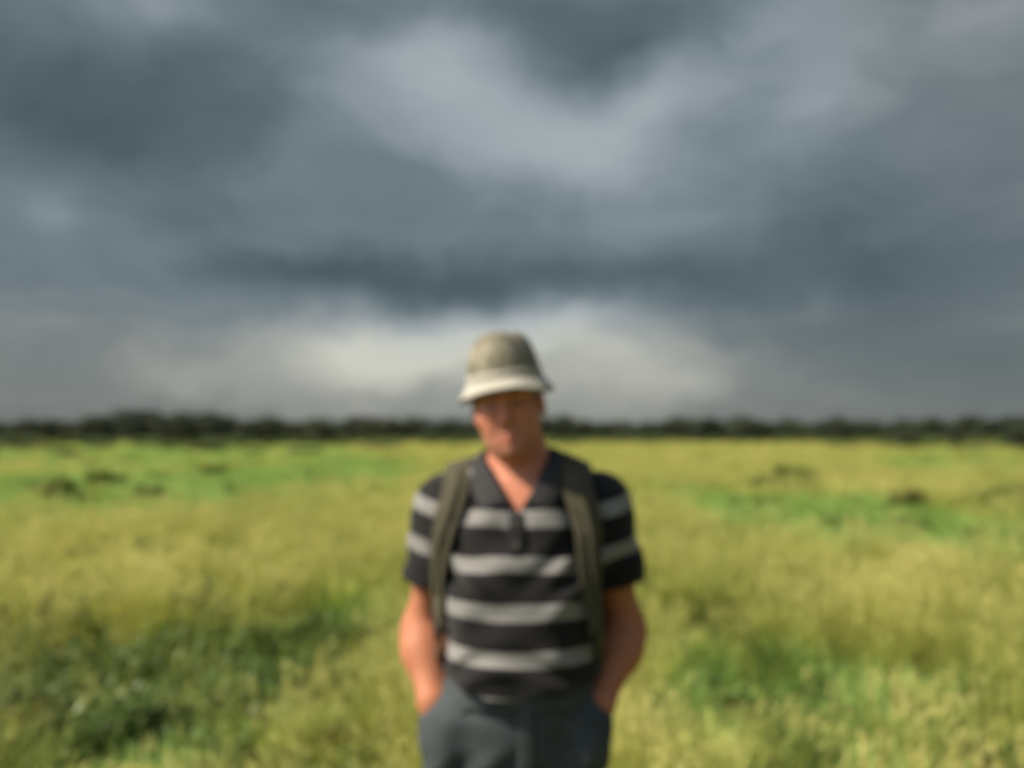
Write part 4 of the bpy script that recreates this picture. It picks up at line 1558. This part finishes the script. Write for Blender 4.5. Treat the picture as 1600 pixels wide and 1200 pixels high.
# shoes
shoe_m = plain_mat('shoe_leather', (0.05, 0.036, 0.024), (0.085, 0.06, 0.04), 18, 0.55, 0.4, 120)
sole_m = plain_mat('shoe_sole', (0.02, 0.02, 0.02), (0.035, 0.034, 0.032), 18, 0.8, 0.3, 120)
for s in (-1, 1):
    an = v3(MX + s * 0.125, MY + 0.015, 0.09)
    so = Solid()
    so.cone(an + v3(0, 0.02, 0.03), an + v3(0, 0.02, -0.04), 0.052, 0.045, 0.03)
    so.cone(an + v3(0, 0.02, -0.042), an + v3(s * 0.025, -0.17, -0.048), 0.045, 0.046, 0.03)
    ax_ = [axis((an[i] - d0, an[i] + d1, 0.007)) for i, (d0, d1) in enumerate(((0.11, 0.13), (0.26, 0.12), (0.10, 0.10)))]
    V, F = nets(so.grid(*ax_), *ax_)
    V1, F1 = clip(V, F, np.maximum(0.020 - V[:, 2], V[:, 2] - 0.135))
    shoe = part('shoe', mesh_from('shoe', V1, F1), person, shoe_m)
    V2 = V.copy()
    V2[:, 2] = np.clip(V2[:, 2], 0.0, 0.022)
    V2[:, :2] = an[:2] + (V2[:, :2] - an[:2]) * 1.02
    V2, F2 = clip(V2, F, V[:, 2] - 0.06)
    part('sole', mesh_from('sole', V2, F2), shoe, sole_m)

# ---- hat: tapered crown, band, drooping stitched brim
hat_m, t, out = new_mat('hat_canvas')
tcn = t.add('ShaderNodeTexCoord')
n1 = t.noise(tcn.outputs['Object'], 22, 4, 0.6)
n2 = t.noise(tcn.outputs['Object'], 13, 3, 0.55)
cc = t.mix(t.maprange(n1, 0.35, 0.7), (0.21, 0.195, 0.145), (0.32, 0.300, 0.235))
cc = t.mix(t.maprange(n2, 0.42, 0.62, 0.0, 0.8), cc, (0.105, 0.100, 0.068))
p = t.add('ShaderNodeBsdfPrincipled')
t.put(p.inputs['Base Color'], cc)
p.inputs['Roughness'].default_value = 0.88
p.inputs['Specular IOR Level'].default_value = 0.15
b = t.add('ShaderNodeBump')
b.inputs['Strength'].default_value = 0.4
b.inputs['Distance'].default_value = 0.002
t.put(b.inputs['Height'], t.math('ADD', t.math('MULTIPLY', t.noise(tcn.outputs['Object'], 26, 3, 0.5), 3.0), t.math('MULTIPLY', t.noise(tcn.outputs['Object'], 900, 2, 0.5), 0.35)))
t.put(p.inputs['Normal'], b.outputs[0])
t.l.new(p.outputs[0], out.inputs[0])
brim_m = plain_mat('hat_brim_canvas', (0.33, 0.318, 0.272), (0.40, 0.388, 0.338), 24, 0.88, 0.25, 400, 0.15)
band_m = plain_mat('hat_band', (0.13, 0.125, 0.085), (0.19, 0.18, 0.125), 40, 0.9, 0.4, 300, 0.15)
NU = 64


def hat_rings(rows):
    """rows of (rx, front ry, back ry, z side, z front, z back, wobble)"""
    out_ = []
    for (rx, rf, rb, z0, zf, zb, wob) in rows:
        ring = []
        for i in range(NU + 1):
            th = 2 * math.pi * i / NU
            c_, s_ = math.cos(th), math.sin(th)
            ry = rf if s_ < 0 else rb
            z = z0 + ((zf - z0) if s_ < 0 else (zb - z0)) * s_ * s_
            z += wob * (math.sin(3 * th + 0.7) + 0.6 * math.sin(5 * th + 2.1) + 0.3 * math.sin(9 * th))
            k_ = 1 + wob * 1.2 * math.sin(4 * th + 1)
            ring.append(v3(rx * c_ * k_, 0.012 + ry * s_ * k_, z))
        out_.append(np.array(ring) @ HR.T + HEAD_C)
    return out_


hat = bpy.data.objects.new('hat', None)
COL.objects.link(hat)
hat.parent = person
hat.matrix_parent_inverse = Matrix.Translation(-Vector((MX, MY, 0.0)))
hat.empty_display_size = 0.05
hat['label'] = 'khaki canvas sun hat with a short drooping brim'
crown_rows = [(0.0840, 0.104, 0.102, 0.050, 0.050, 0.044, 0), (0.0835, 0.103, 0.101, 0.068, 0.068, 0.064, 0.0008), (0.0790, 0.098, 0.097, 0.092, 0.092, 0.088, 0.0024),
              (0.0735, 0.091, 0.092, 0.114, 0.119, 0.114, 0.0026), (0.0665, 0.083, 0.085, 0.132, 0.138, 0.130, 0.0028), (0.0590, 0.075, 0.077, 0.143, 0.149, 0.140, 0.0026), (0.0500, 0.065, 0.067, 0.151, 0.156, 0.147, 0.0024),
              (0.0390, 0.052, 0.055, 0.156, 0.159, 0.152, 0.0020), (0.0300, 0.038, 0.040, 0.155, 0.153, 0.153, 0.0016), (0.0100, 0.012, 0.012, 0.152, 0.150, 0.152, 0), (0.0004, 0.0004, 0.0004, 0.152, 0.151, 0.152, 0)]
ribbon(hat_rings(crown_rows), 'crown', hat, hat_m, 0.0025)
ribbon(hat_rings([(0.0860, 0.106, 0.104, 0.052, 0.052, 0.046, 0), (0.0862, 0.1063, 0.1043, 0.061, 0.061, 0.056, 0.0003), (0.0853, 0.1050, 0.1032, 0.072, 0.072, 0.068, 0.0006)]), 'band', hat, brim_m, 0.003)
brim_rows = [(0.0845, 0.1045, 0.1025, 0.053, 0.053, 0.047, 0)]
for q in range(1, 9):
    f_ = q / 8
    brim_rows.append((0.0845 + 0.023 * f_, 0.1045 + 0.046 * f_, 0.1025 + 0.034 * f_, 0.053 - 0.036 * f_ ** 1.1, 0.053 - 0.024 * f_ ** 1.3, 0.047 - 0.030 * f_ ** 1.2,
                      0.0022 * f_ + (0.0006 if q % 2 else -0.0004)))
ribbon(hat_rings(brim_rows), 'brim', hat, brim_m, 0.003)
edge = brim_rows[-1]
ribbon(hat_rings([(edge[0] - 0.001, edge[1] - 0.001, edge[2] - 0.001, edge[3] + 0.003, edge[4] + 0.003, edge[5] + 0.003, edge[6]),
                  (edge[0] + 0.0022, edge[1] + 0.0022, edge[2] + 0.0022, edge[3] - 0.0005, edge[4] - 0.0005, edge[5] - 0.0005, edge[6]),
                  (edge[0] - 0.001, edge[1] - 0.001, edge[2] - 0.001, edge[3] - 0.004, edge[4] - 0.004, edge[5] - 0.004, edge[6])]), 'brim_edge', hat, band_m, 0.002)

# ------------------------------------------------------------------ backpack on his back, straps over the shoulders
pack_m = plain_mat('pack_cloth', (0.060, 0.056, 0.036), (0.080, 0.074, 0.048), 12, 0.85, 0.25, 700, 0.2)
strap_m = plain_mat('strap_cloth', (0.060, 0.055, 0.037), (0.082, 0.074, 0.050), 14, 0.85, 0.25, 700, 0.2)
buckle_m = plain_mat('buckle_plastic', (0.012, 0.012, 0.012), (0.02, 0.02, 0.02), 30, 0.4, 0)
PK = v3(MX, MY + 0.225, 1.26)
pack = empty('backpack', tuple(PK), label='olive backpack worn by the man, its straps over his shoulders', category='backpack')


def pack_part(name, V, F, mat, thick=None, parent=None):
    V = np.asarray(V) - PK
    o = child(name, mesh_from(name, V, F), parent or pack, mat)
    if thick:
        md_ = o.modifiers.new('thickness', 'SOLIDIFY')
        md_.thickness = thick
        md_.offset = 0
        sb = o.modifiers.new('smooth', 'SUBSURF')
        sb.levels = sb.render_levels = 1
    return o


def rbox(c_, h_, r_):
    c_, h_ = np.array(c_, float), np.array(h_, float)

    def fn(Pn):
        q = np.abs(Pn - c_) - (h_ - r_)
        return np.linalg.norm(np.maximum(q, 0), axis=-1) + np.minimum(q.max(-1), 0) - r_
    return fn, c_ - h_, c_ + h_


bag = Solid()
bag.add(*rbox(PK + v3(0, 0, -0.01), (0.165, 0.085, 0.205), 0.06), 0.02)
pf = folds(17, 8, 14, 34, 0.004)
ax_ = [axis((PK[i] - d0, PK[i] + d0, 0.009)) for i, d0 in enumerate((0.22, 0.15, 0.27))]
gd = bag.grid(*ax_) + pf(np.stack(np.meshgrid(*ax_, indexing='ij'), -1)).astype(np.float32)
V, F = nets(gd.astype(np.float32), *ax_)
pack_part('bag', relax(V, F, 2), F, pack_m)
for (nm, c_, h_, r_) in (('lid', PK + v3(0, 0.012, 0.175), (0.158, 0.092, 0.042), 0.035), ('front_pocket', PK + v3(0, 0.090, -0.07), (0.12, 0.038, 0.10), 0.03)):
    so = Solid()
    so.add(*rbox(c_, h_, r_), 0.01)
    ax_ = [axis((c_[i] - h_[i] - 0.03, c_[i] + h_[i] + 0.03, 0.009)) for i in range(3)]
    gd = so.grid(*ax_) + 0.6 * pf(np.stack(np.meshgrid(*ax_, indexing='ij'), -1)).astype(np.float32)
    V, F = nets(gd.astype(np.float32), *ax_)
    pack_part(nm, relax(V, F, 2), F, pack_m)


def strap_path(pts, n, off):
    out_ = []
    for q in pts:
        x, y, z = q
        if y is None:
            y = front_y(x, z)
        out_.append((x, y, z))
    c_ = resample(out_, n)
    return SH.project(c_, off, 5)


def strap_mesh(c_, width, off):
    nrm = SH.normal(c_)
    tan = np.gradient(c_, axis=0)
    tan /= np.linalg.norm(tan, axis=1, keepdims=True)
    side = np.cross(tan, nrm)
    side /= np.linalg.norm(side, axis=1, keepdims=True)
    V, F = [], []
    m_ = 7
    w = np.broadcast_to(np.asarray(width, float), (len(c_),))
    for j in range(m_):
        u = j / (m_ - 1) * 2 - 1
        row = c_ + side * (u * w / 2)[:, None]
        row = SH.project(row, off, 3) * 0.8 + row * 0.2
        V.append(row + nrm * (0.004 * (1 - u ** 4)))
    V = np.stack(V, 1).reshape(-1, 3)
    for i in range(len(c_) - 1):
        for j in range(m_ - 1):
            a = i * m_ + j
            F.append((a, a + m_, a + m_ + 1, a + 1))
    return V, F


SW = {-1: [0.054, 0.054, 0.046], 1: [0.064, 0.066, 0.054]}
for s, fr in ((-1, [(-0.121, None, 1.478), (-0.136, None, 1.420), (-0.144, None, 1.34), (-0.147, None, 1.26), (-0.150, None, 1.18)]),
              (1, [(0.140, None, 1.478), (0.153, None, 1.420), (0.158, None, 1.34), (0.162, None, 1.26), (0.172, None, 1.18)])):
    top = fr[0][0]
    pts = [(top * 0.85, MY + 0.145, 1.40), (top * 0.9, MY + 0.095, 1.475), (top * 0.95, MY + 0.035, 1.515), (top, MY - 0.03, 1.512)] + fr
    c_ = strap_path(pts, 46, 0.009)
    V, F = strap_mesh(c_, np.interp(np.arange(46), [0, 30, 46], SW[s]), 0.009)
    st_o = pack_part('strap', V, F, strap_m, 0.010)
    nrm_ = SH.normal(c_)
    tan_ = np.gradient(c_, axis=0)
    sd_ = np.cross(tan_, nrm_)
    sd_ /= np.linalg.norm(sd_, axis=1, keepdims=True)
    wd_ = np.interp(np.arange(46), [0, 30, 46], SW[s])[:, None]
    for e_ in (-1, 1):
        tb = Strips()
        ln_ = SH.project(c_ + sd_ * wd_ * 0.49 * e_, 0.011, 3)
        tb.tube(ln_, [0.0034] * 46, 6)
        pack_part('binding', tb.V, tb.F, pack_m, None, st_o)
    # adjuster webbing down the middle of the padded strap
    V, F = strap_mesh(SH.project(c_[18:40] + nrm_[18:40] * 0.01, 0.0175, 3), 0.018, 0.0175)
    pack_part('webbing', V, F, pack_m, 0.002, st_o)
    # webbing that runs on from the padded strap, under the arm, to the foot of the bag
    lx = fr[-1][0]
    pts = [(lx * 0.99, None, 1.205), (lx * 1.02, None, 1.14), (MX + s * 0.180, MY - 0.03, 1.105), (MX + s * 0.178, MY + 0.06, 1.085), (MX + s * 0.15, MY + 0.13, 1.075)]
    c_ = strap_path(pts, 26, 0.006)
    V, F = strap_mesh(c_, 0.024, 0.006)
    pack_part('webbing', V, F, pack_m, 0.003, st_o)
    bc = strap_path([(lx, None, 1.20), (lx, None, 1.175), (lx * 1.01, None, 1.15)], 5, 0.013)
    V, F = strap_mesh(bc, 0.034, 0.013)
    pack_part('buckle', V, F, buckle_m, 0.006, st_o)
